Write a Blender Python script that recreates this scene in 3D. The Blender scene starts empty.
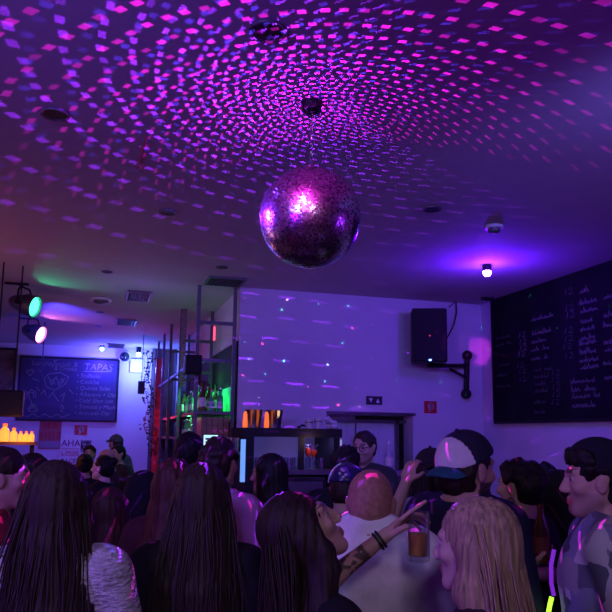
import bpy, bmesh, math, random
import numpy as np
from mathutils import Vector, Matrix

random.seed(7)
S = bpy.context.scene
COL = S.collection
R = math.radians

# ------------------------------------------------------------------ camera
F, PPX, PPY = 700.0, 306.0, 331.0
PITCH, ROLL, YAW = R(8.5), R(0.75), R(16.6)
CAM = np.array([0.0, 0.0, 1.78])
_fw = np.array([math.sin(YAW)*math.cos(PITCH), math.cos(YAW)*math.cos(PITCH), math.sin(PITCH)])
_r0 = np.array([math.cos(YAW), -math.sin(YAW), 0.0]); _u0 = np.cross(_r0, _fw)
_rt = math.cos(ROLL)*_r0 + math.sin(ROLL)*_u0
_up = math.cos(ROLL)*_u0 - math.sin(ROLL)*_r0
cd = bpy.data.cameras.new('camera'); cam = bpy.data.objects.new('camera', cd); COL.objects.link(cam)
cam.matrix_world = Matrix([[_rt[i], _up[i], -_fw[i], CAM[i]] for i in range(3)] + [[0, 0, 0, 1]])
cd.sensor_width = 36.0; cd.lens = 36.0*F/612.0; cd.shift_y = (PPY-306.0)/612.0
cd.clip_start = 0.05
S.camera = cam

def ray(x, y): return _fw + _rt*((x-PPX)/F) - _up*((y-PPY)/F)
def atz(x, y, z): r = ray(x, y); return CAM + r*((z-CAM[2])/r[2])
def atY(x, y, Y): r = ray(x, y); return CAM + r*((Y-CAM[1])/r[1])
def atX(x, y, X): r = ray(x, y); return CAM + r*((X-CAM[0])/r[0])
def atd(x, y, d): return CAM + ray(x, y)*d          # d = distance along the view axis

# ------------------------------------------------------------------ world, exposure
H = 3.49                        # ceiling height
BACK, FAR, RIGHT, LEFT, REAR = 7.92, 14.6, 4.72, -3.6, -3.5
BLK = 1.555                     # left face of the wall block beside the bar shelves
S.view_settings.view_transform = 'Standard'
S.view_settings.look = 'None'
S.view_settings.exposure = 0.0
S.view_settings.gamma = 1.0
S.view_settings.use_curve_mapping = False
S.cycles.use_denoising = True; S.cycles.use_adaptive_sampling = False
S.cycles.max_bounces = 6; S.cycles.diffuse_bounces = 3; S.cycles.glossy_bounces = 3
S.cycles.transmission_bounces = 6; S.cycles.caustics_reflective = False; S.cycles.caustics_refractive = False
S.cycles.sample_clamp_indirect = 2.0
w = bpy.data.worlds.new('night'); S.world = w; w.use_nodes = True
w.node_tree.nodes['Background'].inputs[0].default_value = (0.02, 0.01, 0.05, 1)
w.node_tree.nodes['Background'].inputs[1].default_value = 0.1

# ------------------------------------------------------------------ lights
LI = 1.0
def lamp(name, loc, color, power, radius=0.08, kind='POINT', target=None, angle=60, blend=0.5):
    l = bpy.data.lights.new(name, kind); l.color = color; l.energy = power*LI; l.shadow_soft_size = radius
    o = bpy.data.objects.new(name, l); COL.objects.link(o); o.location = loc
    if kind == 'SPOT':
        l.spot_size = R(angle); l.spot_blend = blend
        o.rotation_euler = (Vector(target)-Vector(loc)).to_track_quat('-Z', 'Y').to_euler()
    return o

BALL = np.array([0.99, 3.2725, 2.869]); BR = 0.2555
TLAT, TLON, TOFF = R(1.91), R(2.43), 0.72

def dirv(el, az):
    e, a = R(el), R(az)
    return np.array([math.cos(e)*math.cos(a), math.cos(e)*math.sin(a), math.sin(e)])

class NT:
    """small expression helper over a node tree"""
    def __init__(s, t): s.t = t
    def m(s, op, a, b=None, c=None):
        n = s.t.nodes.new('ShaderNodeMath'); n.operation = op
        for i, v in enumerate((a, b, c)):
            if v is None: continue
            if isinstance(v, (int, float)): n.inputs[i].default_value = v
            else: s.t.links.new(v, n.inputs[i])
        return n.outputs[0]
    def v(s, op, a, b=None, out=0):
        n = s.t.nodes.new('ShaderNodeVectorMath'); n.operation = op
        for i, v in enumerate((a, b)):
            if v is None: continue
            if isinstance(v, (tuple, list, np.ndarray)): n.inputs[i].default_value = tuple(float(q) for q in v)
            else: s.t.links.new(v, n.inputs[i])
        return n.outputs[out]
    def scale(s, a, k):
        n = s.t.nodes.new('ShaderNodeVectorMath'); n.operation = 'SCALE'
        s.t.links.new(a, n.inputs[0])
        if isinstance(k, (int, float)): n.inputs['Scale'].default_value = k
        else: s.t.links.new(k, n.inputs['Scale'])
        return n.outputs[0]
    def xyz(s, a):
        n = s.t.nodes.new('ShaderNodeSeparateXYZ'); s.t.links.new(a, n.inputs[0]); return n.outputs
    def rnd(s, x): return s.m('FRACT', s.m('ABSOLUTE', s.m('MULTIPLY', s.m('SINE', x), 4375.85)))

GE = 150.0
def ball_beams(name, s, color, power, low, fw_, fr_, fr0):
    """added unseen point light imitating what the mirror tiles throw back for one lamp standing in direction s from the ball"""
    L = BALL + s*(BR+0.07)  # added lamp floats unseen just off the tiles
    o = lamp(name, tuple(L), (1, 1, 1), GE, 0.0)
    l = o.data; l.use_nodes = True; t = l.node_tree; q = NT(t)
    em = t.nodes['Emission']
    g = t.nodes.new('ShaderNodeNewGeometry'); d = g.outputs['Incoming']
    dx, dy, dz = q.xyz(d)
    ts = [q.m('DIVIDE', float(k), q.m('MAXIMUM', c, 1e-3)) for k, c in ((H-L[2], dz), (BACK-L[1], dy), (RIGHT-L[0], dx))]
    tt = q.m('MINIMUM', q.m('MINIMUM', ts[0], ts[1]), q.m('MINIMUM', ts[2], 6.0))
    vv = q.v('ADD', q.scale(d, tt), L-BALL)
    r = q.v('NORMALIZE', vv); vl = q.v('LENGTH', vv, None, 1)
    comp = q.m('MULTIPLY', q.m('POWER', q.m('DIVIDE', tt, q.m('ADD', vl, 0.55)), 2.0), 2.0)
    n = q.v('NORMALIZE', q.v('ADD', r, s))
    u = q.v('DOT_PRODUCT', n, s, 1)
    nx, ny, nz = q.xyz(n)
    rz = q.xyz(r)[2]
    lat = q.m('SUBTRACT', q.m('DIVIDE', q.m('ARCSINE', nz), TLAT), TOFF)
    row = q.m('FLOOR', q.m('ADD', lat, 0.5))
    N = q.m('ROUND', q.m('MULTIPLY', q.m('COSINE', q.m('MULTIPLY', q.m('ADD', row, TOFF), TLAT)), 2*math.pi/TLON))
    off = q.rnd(q.m('MULTIPLY_ADD', row, 12.9898, 3.1))
    lon = q.m('ADD', q.m('MULTIPLY', q.m('DIVIDE', q.m('ARCTAN2', ny, nx), 2*math.pi), N), off)
    col = q.m('FLOOR', q.m('ADD', lon, 0.5))
    idn = q.m('ADD', q.m('MULTIPLY', row, 78.233), q.m('MULTIPLY', col, 37.719))
    j1 = q.m('MULTIPLY_ADD', q.rnd(q.m('ADD', idn, 1.7)), 0.24, -0.12)
    j2 = q.m('MULTIPLY_ADD', q.rnd(q.m('ADD', idn, 5.1)), 0.14, -0.07)
    fl = q.m('ABSOLUTE', q.m('ADD', q.m('SUBTRACT', lon, col), j1))
    fr = q.m('ABSOLUTE', q.m('ADD', q.m('SUBTRACT', lat, row), j2))
    half = q.m('MAXIMUM', q.m('MULTIPLY_ADD', rz, fr_, fr0), 0.055)
    mask = q.m('MULTIPLY', q.m('LESS_THAN', fl, fw_), q.m('LESS_THAN', fr, half))
    bri = q.m('MULTIPLY_ADD', q.rnd(idn), 0.7, 0.3)
    uu = q.m('MULTIPLY', q.m('MAXIMUM', q.m('SUBTRACT', u, 0.2), 0.0), 1.25)
    st = q.m('MULTIPLY', q.m('MULTIPLY', mask, bri), q.m('MULTIPLY', comp, uu))
    st = q.m('MULTIPLY', st, q.m('MULTIPLY_ADD', q.m('MINIMUM', q.m('MAXIMUM', q.m('SUBTRACT', 0.32, rz), 0.0), 0.5), low, 1.0))
    st = q.m('MULTIPLY', st, power/GE)
    em.inputs['Color'].default_value = (*color, 1)
    t.links.new(st, em.inputs['Strength'])
    return o

def star_beams(name, loc, power, cells=46):
    """little laser projector: sparse coloured specks"""
    o = lamp(name, loc, (1, 1, 1), 40.0, 0.0)
    l = o.data; l.use_nodes = True; t = l.node_tree; q = NT(t); em = t.nodes['Emission']
    d = t.nodes.new('ShaderNodeNewGeometry').outputs['Incoming']
    dx, dy, dz = q.xyz(d)
    a = q.m('MULTIPLY', q.m('ARCTAN2', dy, dx), cells/2.0); b = q.m('MULTIPLY', dz, cells/2.0)
    fa, fb = q.m('FLOOR', a), q.m('FLOOR', b)
    idn = q.m('ADD', q.m('MULTIPLY', fa, 12.98), q.m('MULTIPLY', fb, 78.23))
    ox = q.m('MULTIPLY_ADD', q.rnd(idn), 0.8, 0.1); oy = q.m('MULTIPLY_ADD', q.rnd(q.m('ADD', idn, 3.3)), 0.8, 0.1)
    ex = q.m('SUBTRACT', q.m('SUBTRACT', a, fa), ox); ey = q.m('SUBTRACT', q.m('SUBTRACT', b, fb), oy)
    sk = q.m('MULTIPLY_ADD', q.rnd(q.m('ADD', idn, 9.1)), 1.6, -0.8)
    ex = q.m('ADD', ex, q.m('MULTIPLY', ey, sk))
    dist = q.m('ADD', q.m('MULTIPLY', q.m('MULTIPLY', ex, ex), 2.0), q.m('MULTIPLY', ey, ey))
    on = q.m('LESS_THAN', dist, q.m('MULTIPLY_ADD', q.rnd(q.m('ADD', idn, 21.0)), 0.0045, 0.0012))
    few = q.m('MULTIPLY', q.m('LESS_THAN', q.rnd(q.m('ADD', idn, 4.4)), 0.62), q.m('MULTIPLY', q.m('LESS_THAN', dz, 0.02), q.m('GREATER_THAN', dz, -0.22)))
    st = q.m('MULTIPLY', q.m('MULTIPLY', on, few), power/40.0)
    t.links.new(st, em.inputs['Strength'])
    rp = t.nodes.new('ShaderNodeValToRGB'); rp.color_ramp.interpolation = 'CONSTANT'
    cols = [(0, (0.05, 1, 0.75, 1)), (0.3, (1, 0.05, 0.35, 1)), (0.55, (0.55, 0.9, 1, 1)), (0.75, (0.1, 1, 0.3, 1)), (0.88, (0.9, 0.5, 1, 1))]
    rp.color_ramp.elements[0].color = cols[0][1]; rp.color_ramp.elements[0].position = 0
    rp.color_ramp.elements[1].color = cols[1][1]; rp.color_ramp.elements[1].position = cols[1][0]
    for p, c in cols[2:]:
        e = rp.color_ramp.elements.new(p); e.color = c
    t.links.new(q.rnd(q.m('ADD', idn, 7.7)), rp.inputs[0])
    t.links.new(rp.outputs[0], em.inputs['Color'])
    return o

PINK, PURP, BLUE = dirv(18, 240), dirv(5, 152), dirv(24, 196)
ball_beams('ball_light_pink', PINK, (1.0, 0.01, 0.85), 215, 0.5, 0.225, 0.12, 0.05)
ball_beams('ball_light_purple', PURP, (0.30, 0.02, 1.0), 310, 4.0, 0.25, 0.14, 0.04)
ball_beams('ball_light_blue', BLUE, (0.10, 0.03, 1.0), 120, 1.0, 0.19, 0.12, 0.06)
star_beams('laser_light', (2.2, 2.2, 3.3), 3000)
# the three lamps that hit the ball
lamp('pink_spot_light', tuple(BALL+PINK*1.75), (1.0, 0.03, 0.75), 380, 0.05, 'SPOT', tuple(BALL), 15.6, 0.3)
lamp('purple_spot_light', tuple(BALL+PURP*3.4), (0.25, 0.02, 1.0), 2400, 0.05, 'SPOT', tuple(BALL), 8.0, 0.3)
lamp('blue_spot_light', tuple(BALL+BLUE*2.6), (0.14, 0.02, 1.0), 5500, 0.05, 'SPOT', tuple(BALL), 10.6, 0.3)
# blue LED lamp near the right corner
BLUE_LAMP = atz(487, 272, H-0.075)
lamp('corner_led_light', tuple(BLUE_LAMP+np.array([-0.06, -0.12, -0.20])), (0.09, 0.0, 1.0), 38, 0.04)
# unseen fill lamps added for walls, ceiling, crowd and bar; then the pink beam
lamp('wall_fill_left', (-1.6, 0.6, 3.2), (0.145, 0.125, 1.0), 320, 0.25, 'SPOT', (2.8, 7.9, 2.3), 58, 0.9)
lamp('wall_fill_right', (2.6, 1.5, 3.25), (0.19, 0.16, 1.0), 170, 0.25, 'SPOT', (3.0, 7.9, 2.6), 80, 0.9)
lamp('ceiling_fill', (-2.6, 0.4, 1.9), (0.26, 0.0, 1.0), 150, 0.3, 'SPOT', (1.5, 2.6, 3.5), 120, 1.0)
lamp('ceiling_fill_right', (4.3, 1.0, 2.0), (0.30, 0.02, 1.0), 45, 0.3, 'SPOT', (2.2, 3.5, 3.5), 120, 1.0)
lamp('crowd_fill', (-0.2, -1.8, 3.2), (0.78, 0.56, 0.95), 95, 0.35, 'SPOT', (0.7, 2.4, 1.2), 70, 0.8)
lamp('warm_fill', (-2.4, 6.6, 2.0), (1.0, 0.30, 0.45), 24, 0.3)
lamp('bar_fill', (0.45, 8.2, 2.75), (0.30, 0.24, 1.0), 6, 0.2)
lamp('crowd_fill_left', (-2.0, 0.9, 3.2), (0.42, 0.36, 1.0), 75, 0.2, 'SPOT', (1.1, 2.8, 1.3), 50, 0.8)
lamp('far_wall_fill', (-0.6, 9.6, 3.3), (0.06, 0.045, 1.0), 400, 0.15, 'SPOT', (0.0, 14.6, 2.6), 80, 0.9)
lamp('pink_beam_light', (-1.6, 2.4, 3.05), (0.8, 0.03, 1.0), 1500, 0.01, 'SPOT', tuple(atY(482, 352, BACK)), 2.8, 0.6)
# far room
FL1, FL2 = atz(102, 349, H-0.07), atY(138.5, 354.5, FAR-0.35)
lamp('far_led_light', tuple(FL1-np.array([0, 0, 0.3])), (0.08, 0.05, 1.0), 40, 0.06)
lamp('far_led_light_bright', tuple(FL2-np.array([0, 0.1, 0.3])), (0.10, 0.16, 1.0), 70, 0.05)
# ------------------------------------------------------------------ helpers
def mat(name, col, rough=0.6, metal=0.0, emit=None, es=0.0, var=0.0, scale=8.0, bump=0.0, alpha=None, trans=0.0, attr=None, spec=0.5, stretch=None):
    m = bpy.data.materials.new(name); m.use_nodes = True; t = m.node_tree; b = t.nodes['Principled BSDF']
    b.inputs['Base Color'].default_value = (*col, 1); b.inputs['Roughness'].default_value = rough
    b.inputs['Metallic'].default_value = metal; b.inputs['Specular IOR Level'].default_value = spec
    if emit: b.inputs['Emission Color'].default_value = (*emit, 1); b.inputs['Emission Strength'].default_value = es
    if trans: b.inputs['Transmission Weight'].default_value = trans; b.inputs['IOR'].default_value = 1.45
    src = None
    if attr:
        a = t.nodes.new('ShaderNodeVertexColor'); a.layer_name = attr; src = a.outputs[0]
    if var or bump:
        tc = t.nodes.new('ShaderNodeTexCoord'); n = t.nodes.new('ShaderNodeTexNoise')
        n.inputs['Scale'].default_value = scale; n.inputs['Detail'].default_value = 4
        co = tc.outputs['Object']
        if stretch:
            mp = t.nodes.new('ShaderNodeMapping'); mp.inputs['Scale'].default_value = stretch
            t.links.new(co, mp.inputs[0]); co = mp.outputs[0]
        t.links.new(co, n.inputs['Vector'])
        if var:
            mr = t.nodes.new('ShaderNodeMapRange'); mr.inputs[3].default_value = 1-var; mr.inputs[4].default_value = 1+var
            mr.inputs[1].default_value = 0.3; mr.inputs[2].default_value = 0.7
            t.links.new(n.outputs[0], mr.inputs[0])
            mx = t.nodes.new('ShaderNodeMix'); mx.data_type = 'RGBA'; mx.blend_type = 'MULTIPLY'; mx.inputs[0].default_value = 1
            if src: t.links.new(src, mx.inputs[6])
            else: mx.inputs[6].default_value = (*col, 1)
            t.links.new(mr.outputs[0], mx.inputs[7]); src = mx.outputs[2]
        if bump:
            bp = t.nodes.new('ShaderNodeBump'); bp.inputs['Strength'].default_value = bump; bp.inputs['Distance'].default_value = 0.02
            t.links.new(n.outputs[0], bp.inputs['Height']); t.links.new(bp.outputs[0], b.inputs['Normal'])
    if src: t.links.new(src, b.inputs['Base Color'])
    return m

def tag(o, label=None, cat=None, group=None, kind=None):
    if label: o['label'] = label
    if cat: o['category'] = cat
    if group: o['group'] = group
    if kind: o['kind'] = kind
    return o

def empty(name, loc, label=None, cat=None, group=None, rz=0.0):
    o = bpy.data.objects.new(name, None); COL.objects.link(o); o.location = tuple(loc); o.rotation_euler = (0, 0, rz)
    o.empty_display_size = 0.1
    return tag(o, label, cat, group)

def copy_tree(o, parent=None):
    c = o.copy(); COL.objects.link(c)
    if parent is not None:
        c.parent = parent
    for ch in list(o.children):
        copy_tree(ch, c)
    return c

class MB:
    def __init__(s): s.v = []; s.f = []; s.mi = []
    def add(s, vs, fs, mi=0):
        b = len(s.v); s.v += [tuple(float(q) for q in p) for p in vs]
        s.f += [tuple(b+i for i in f) for f in fs]; s.mi += [mi]*len(fs); return s
    def box(s, lo, hi, mi=0, bev=0.0):
        x0, y0, z0 = lo; x1, y1, z1 = hi
        if bev <= 0:
            return s.add([(x0,y0,z0),(x1,y0,z0),(x1,y1,z0),(x0,y1,z0),(x0,y0,z1),(x1,y0,z1),(x1,y1,z1),(x0,y1,z1)],
                         [(0,3,2,1),(4,5,6,7),(0,1,5,4),(1,2,6,5),(2,3,7,6),(3,0,4,7)], mi)
        bm = bmesh.new(); bmesh.ops.create_cube(bm, size=1)
        for v in bm.verts: v.co = Vector(((x0+x1)/2+v.co.x*(x1-x0), (y0+y1)/2+v.co.y*(y1-y0), (z0+z1)/2+v.co.z*(z1-z0)))
        bmesh.ops.bevel(bm, geom=list(bm.edges), offset=bev, segments=2, affect='EDGES', profile=0.5)
        s.bm(bm, mi); return s
    def bm(s, bm, mi=0, M=None):
        bm.verts.index_update()
        s.add([(M @ v.co if M else v.co) for v in bm.verts], [[v.index for v in f.verts] for f in bm.faces], mi); bm.free(); return s
    def tube(s, pts, r, n=8, mi=0, cap=True, r2=None):
        pts = [Vector(p) for p in pts]; rings = []; up = None
        for i, p in enumerate(pts):
            d = (pts[min(i+1, len(pts)-1)]-pts[max(i-1, 0)]).normalized()
            if up is None:
                up = Vector((0, 0, 1)) if abs(d.z) < 0.9 else Vector((1, 0, 0))
            a = (up-d*up.dot(d)).normalized(); b = d.cross(a); up = a
            rr = r if r2 is None else r+(r2-r)*i/(len(pts)-1)
            rings.append([p+a*(rr*math.cos(2*math.pi*k/n))+b*(rr*math.sin(2*math.pi*k/n)) for k in range(n)])
        vs = [q for g in rings for q in g]; fs = []
        for i in range(len(pts)-1):
            for k in range(n):
                k2 = (k+1) % n; fs.append((i*n+k, i*n+k2, (i+1)*n+k2, (i+1)*n+k))
        if cap: fs += [tuple(range(n-1, -1, -1)), tuple((len(pts)-1)*n+k for k in range(n))]
        return s.add(vs, fs, mi)
    def lathe(s, prof, n=20, mi=0, M=None, c=(0, 0, 0)):
        """prof: list of (r,z), revolved about z"""
        vs = []; fs = []
        for r, z in prof:
            for k in range(n):
                a = 2*math.pi*k/n; p = Vector((r*math.cos(a), r*math.sin(a), z))
                if M: p = M @ p
                vs.append((p.x+c[0], p.y+c[1], p.z+c[2]))
        for i in range(len(prof)-1):
            for k in range(n):
                k2 = (k+1) % n; fs.append((i*n+k, i*n+k2, (i+1)*n+k2, (i+1)*n+k))
        fs += [tuple(range(n-1, -1, -1)), tuple((len(prof)-1)*n+k for k in range(n))]
        return s.add(vs, fs, mi)
    def quad(s, a, b, c, d, mi=0): return s.add([a, b, c, d], [(0, 1, 2, 3)], mi)
    def build(s, name, mats, parent=None, smooth=False, sharp=40):
        me = bpy.data.meshes.new(name); me.from_pydata(s.v, [], s.f)
        if not isinstance(mats, (list, tuple)): mats = [mats]
        for m in mats: me.materials.append(m)
        me.polygons.foreach_set('material_index', s.mi)
        if smooth:
            me.polygons.foreach_set('use_smooth', [True]*len(me.polygons))
            me.set_sharp_from_angle(angle=R(sharp))
        me.update()
        o = bpy.data.objects.new(name, me); COL.objects.link(o)
        if parent is not None: o.parent = parent
        return o

def strokes(mb, o, u, v, n, lines, wd, mi=0):
    """flat chalk strokes on the plane through o spanned by unit vectors u, v; n = normal offset vector"""
    o, u, v, n = Vector(o), Vector(u), Vector(v), Vector(n)
    for ln in lines:
        for a, b in zip(ln[:-1], ln[1:]):
            d = Vector((b[0]-a[0], b[1]-a[1]))
            if d.length < 1e-6: continue
            d.normalize(); q = Vector((-d.y, d.x))*wd*0.5; e = d*wd*0.3
            P = [(a[0]-e.x+q.x, a[1]-e.y+q.y), (a[0]-e.x-q.x, a[1]-e.y-q.y), (b[0]+e.x-q.x, b[1]+e.y-q.y), (b[0]+e.x+q.x, b[1]+e.y+q.y)]
            mb.quad(*[o+u*p[0]+v*p[1]+n for p in P], mi)

def scribble(x, y, wdt, h, rnd):
    """one handwritten word as a wavy line"""
    pts = []; k = max(4, int(wdt/(h*0.42)))
    for i in range(k*2+1):
        t = i/(k*2); yy = (h*rnd.uniform(0.35, 1.0) if rnd.random() > 0.12 else h*1.5) if i % 2 else rnd.uniform(-0.12, 0.15)*h
        pts.append((x+wdt*t+rnd.uniform(-.15, .15)*h, y+yy))
    return pts

def text_mesh(name, body, size, M, material, parent=None, align='LEFT', shear=0.0):
    cu = bpy.data.curves.new(name, 'FONT'); cu.body = body; cu.size = size; cu.align_x = align; cu.shear = shear
    cu.resolution_u = 3; cu.extrude = 0.0008
    o = bpy.data.objects.new(name, cu); COL.objects.link(o)
    me = bpy.data.meshes.new_from_object(o); bpy.data.objects.remove(o); bpy.data.curves.remove(cu)
    me.name = name; me.transform(M); me.materials.clear(); me.materials.append(material)
    o = bpy.data.objects.new(name, me); COL.objects.link(o)
    if parent is not None: o.parent = parent
    return o

def frame(o, u, v):
    """matrix whose x runs along u, y along v, origin o"""
    u, v = Vector(u).normalized(), Vector(v).normalized(); n = u.cross(v)
    return Matrix(((u.x, v.x, n.x, o[0]), (u.y, v.y, n.y, o[1]), (u.z, v.z, n.z, o[2]), (0, 0, 0, 1)))

# ------------------------------------------------------------------ materials
M = {}
M['ceil'] = mat('ceiling_plaster', (0.50, 0.47, 0.50), 0.8, var=0.04, scale=1.2, bump=0.03)
M['wall'] = mat('wall_plaster', (0.66, 0.63, 0.68), 0.75, var=0.04, scale=2.5, bump=0.04)
M['floor'] = mat('floor_wood', (0.10, 0.065, 0.05), 0.45, var=0.3, scale=5, stretch=(1, 12, 1))
M['black'] = mat('black_paint', (0.010, 0.010, 0.013), 0.5, spec=0.25)
M['blackm'] = mat('black_matte', (0.010, 0.010, 0.013), 0.85, var=0.2, scale=60)
M['board'] = mat('chalkboard_slate', (0.010, 0.011, 0.014), 0.85, var=0.3, scale=3, spec=0.12)
M['chalk'] = mat('chalk', (0.20, 0.19, 0.22), 0.9, var=0.35, scale=25)
M['chalk_dim'] = mat('chalk_faint', (0.085, 0.08, 0.10), 0.9, var=0.4, scale=25)
M['steel'] = mat('steel', (0.55, 0.55, 0.58), 0.28, 1.0, var=0.1, scale=20)
M['dsteel'] = mat('dark_steel', (0.16, 0.16, 0.18), 0.35, 0.9, var=0.15, scale=12)
M['grey'] = mat('grey_metal_paint', (0.12, 0.12, 0.13), 0.5, 0.3, var=0.1)
M['white'] = mat('white_plastic', (0.75, 0.75, 0.77), 0.4)
M['wood'] = mat('oiled_wood', (0.30, 0.17, 0.08), 0.5, var=0.3, scale=4, stretch=(1, 1, 14))
M['dwood'] = mat('dark_wood', (0.07, 0.04, 0.03), 0.5, var=0.3, scale=4, stretch=(1, 14, 1))
M['red'] = mat('red_enamel', (0.45, 0.015, 0.02), 0.5)
M['redpanel'] = mat('red_panel_paint', (0.55, 0.03, 0.03), 0.45, var=0.1)
def thin_glass(name, tint, gl=0.12):
    m = bpy.data.materials.new(name); m.use_nodes = True; t = m.node_tree; t.nodes.clear()
    out = t.nodes.new('ShaderNodeOutputMaterial'); mx = t.nodes.new('ShaderNodeMixShader'); tr = t.nodes.new('ShaderNodeBsdfTransparent'); gs = t.nodes.new('ShaderNodeBsdfGlossy'); lw = t.nodes.new('ShaderNodeLayerWeight')
    tr.inputs[0].default_value = (*tint, 1); gs.inputs['Roughness'].default_value = 0.12; lw.inputs[0].default_value = 0.35
    mr = t.nodes.new('ShaderNodeMapRange'); mr.inputs[3].default_value = gl; mr.inputs[4].default_value = 0.75
    t.links.new(lw.outputs['Facing'], mr.inputs[0]); t.links.new(mr.outputs[0], mx.inputs[0]); t.links.new(tr.outputs[0], mx.inputs[1]); t.links.new(gs.outputs[0], mx.inputs[2]); t.links.new(mx.outputs[0], out.inputs[0]); return m
M['glass'] = thin_glass('clear_glass', (0.95, 0.97, 1.0))
M['gglass'] = mat('green_glass', (0.10, 0.55, 0.22), 0.12, trans=0.2, spec=0.8)
M['bglass'] = mat('brown_glass', (0.16, 0.06, 0.02), 0.08, trans=0.4, spec=0.8)
M['dglass'] = mat('dark_glass', (0.02, 0.03, 0.05), 0.06, trans=0.2, spec=0.8)
M['mirror'] = mat('mirror_tile', (0.88, 0.86, 0.92), 0.24, 1.0)
M['grout'] = mat('ball_core', (0.05, 0.05, 0.06), 0.7)
M['label'] = mat('paper_label', (0.7, 0.68, 0.62), 0.7, var=0.15, scale=30)

# ------------------------------------------------------------------ room
def structure(name, mb, m): return tag(mb.build(name, m), kind='structure')
T = 0.12
structure('floor', MB().box((LEFT-T, REAR-T, -0.12), (RIGHT+T, FAR+T, 0)), M['floor'])
structure('ceiling', MB().box((LEFT-T, REAR-T, H), (RIGHT+T, FAR+T, H+0.12)), M['ceil'])
structure('wall_left', MB().box((LEFT-T, REAR-T, 0), (LEFT, FAR+T, H)), M['wall'])
structure('wall_right', MB().box((RIGHT, REAR-T, 0), (RIGHT+T, BACK+T, H)), M['wall'])
structure('wall_rear', MB().box((LEFT, REAR-T, 0), (RIGHT, REAR, H)), M['wall'])
structure('wall_far', MB().box((LEFT, FAR, 0), (BLK, FAR+T, H)), M['wall'])
structure('wall_side', MB().box((BLK, BACK+T, 0), (BLK+T, FAR+T, H)), M['wall'])
# back wall with the goods lift opening
lx0, lx1 = float(atY(329, 412, BACK)[0]), float(atY(413, 417, BACK)[0])
lz = float(atY(370, 415, BACK)[2])
mb = MB()
mb.box((BLK, BACK, 0), (lx0, BACK+T, H)); mb.box((lx1, BACK, 0), (RIGHT, BACK+T, H)); mb.box((lx0, BACK, lz), (lx1, BACK+T, H))
structure('wall_back', mb, M['wall'])
M['liftdoor'] = mat('lift_door_steel', (0.66, 0.66, 0.70), 0.5, 0.1, var=0.12, scale=2.0, stretch=(8, 1, 1))
mb = MB(); rec = 0.28
mb.box((lx0-0.02, BACK+T, 0), (lx0, BACK+rec, lz+0.02)); mb.box((lx1, BACK+T, 0), (lx1+0.02, BACK+rec, lz+0.02)); mb.box((lx0, BACK+T, lz), (lx1, BACK+rec, lz+0.02))
structure('trim_1', mb, M['wall'])
dr = empty('door_1', ((lx0+lx1)/2, BACK+rec-0.03, 0)); tag(dr, kind='structure')
cx = (lx0+lx1)/2; hw = (lx1-lx0)/2
MB().box((-hw, 0, 0), (-0.12, 0.03, lz)).build('door_leaf', M['liftdoor'], dr)
MB().box((-0.11, 0.0, 0), (hw-0.12, 0.03, lz-0.05)).build('door_leaf', M['liftdoor'], dr)
fr = MB(); fr.box((-hw, -0.05, lz-0.09), (hw, -0.0, lz-0.05)); fr.box((hw-0.14, -0.05, 0), (hw-0.10, 0.0, lz-0.05)); fr.box((-0.125, -0.012, 0), (-0.105, -0.001, lz-0.06))
fr.build('door_frame', M['dsteel'], dr)
fr = MB(); fr.box((lx0-0.03, BACK-0.015, lz), (lx1+0.03, BACK-0.001, lz+0.035)); fr.box((lx0-0.03, BACK-0.015, 0), (lx0, BACK-0.001, lz))
structure('trim_2', fr, M['dsteel'])
structure('baseboard_back', MB().box((BLK, BACK-0.015, 0.001), (lx0-0.03, BACK-0.001, 0.1)), M['dwood'])
structure('baseboard_right', MB().box((RIGHT-0.015, REAR, 0.001), (RIGHT-0.001, BACK-0.02, 0.1)), M['dwood'])

# ------------------------------------------------------------------ mirror ball
ball = empty('mirror_ball', tuple(BALL), 'large mirror ball of small square tiles hanging from the ceiling, lit pink and violet', 'mirror ball')
mb = MB(); rr = BR; rs = np.random.RandomState(3); tile = TLAT; nrow = int(round(math.pi/2/tile))
def frac(x): return abs(x)-math.floor(abs(x))
for row in range(-nrow+1, nrow):
    la = (row+TOFF)*tile; N = int(round(2*math.pi*math.cos(la)/TLON))
    if N < 3: continue
    off = frac(math.sin(row*12.9898+3.1)*4375.85)
    hl = 0.5*tile*0.93; hw_ = math.pi/N*0.93
    jit = rs.normal(0, 0.035, (N, 2))
    for k in range(N):
        lo = (k-off)*2*math.pi/N
        nrm = np.array([math.cos(la)*math.cos(lo), math.cos(la)*math.sin(lo), math.sin(la)])
        e = np.array([-math.sin(lo), math.cos(lo), 0]); nn = np.cross(nrm, e)
        c = nrm*rr; a = e*(hw_*math.cos(la)*rr); b = nn*(hl*rr)
        tl = nrm*rr*0.0
        q = []
        for sa, sb in ((-1, -1), (1, -1), (1, 1), (-1, 1)):
            q.append(c+a*sa+b*sb+nrm*((sa*jit[k, 0]+sb*jit[k, 1])*hl*rr))
        mb.add(q, [(0, 1, 2, 3)], rs.choice([0, 0, 0, 0, 1, 1, 2]))
mb.build('mirror_tiles', [M['mirror'], mat('sparkle_mid_tile', (0.50, 0.48, 0.56), 0.25, 1.0), mat('sparkle_dark_tile', (0.20, 0.19, 0.24), 0.3, 1.0)], ball)  # darker tile tones paint the ball's bright and dark sparkle
core = MB(); core.lathe([(BR*0.992*math.cos(R(a)), BR*0.992*math.sin(R(a))) for a in range(-90, 91, 5)], 48); core.build('ball_core', M['grout'], ball, True)
cp = MB(); cp.lathe([(0.0, BR-0.005), (0.04, BR-0.004), (0.038, BR+0.012), (0.014, BR+0.02), (0.012, BR+0.05), (0.0, BR+0.05)], 20)
cp.build('ball_cap', M['steel'], ball, True)
ch = MB(); z0 = BR+0.04; top = H-BALL[2]-0.05
k = 0
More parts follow.
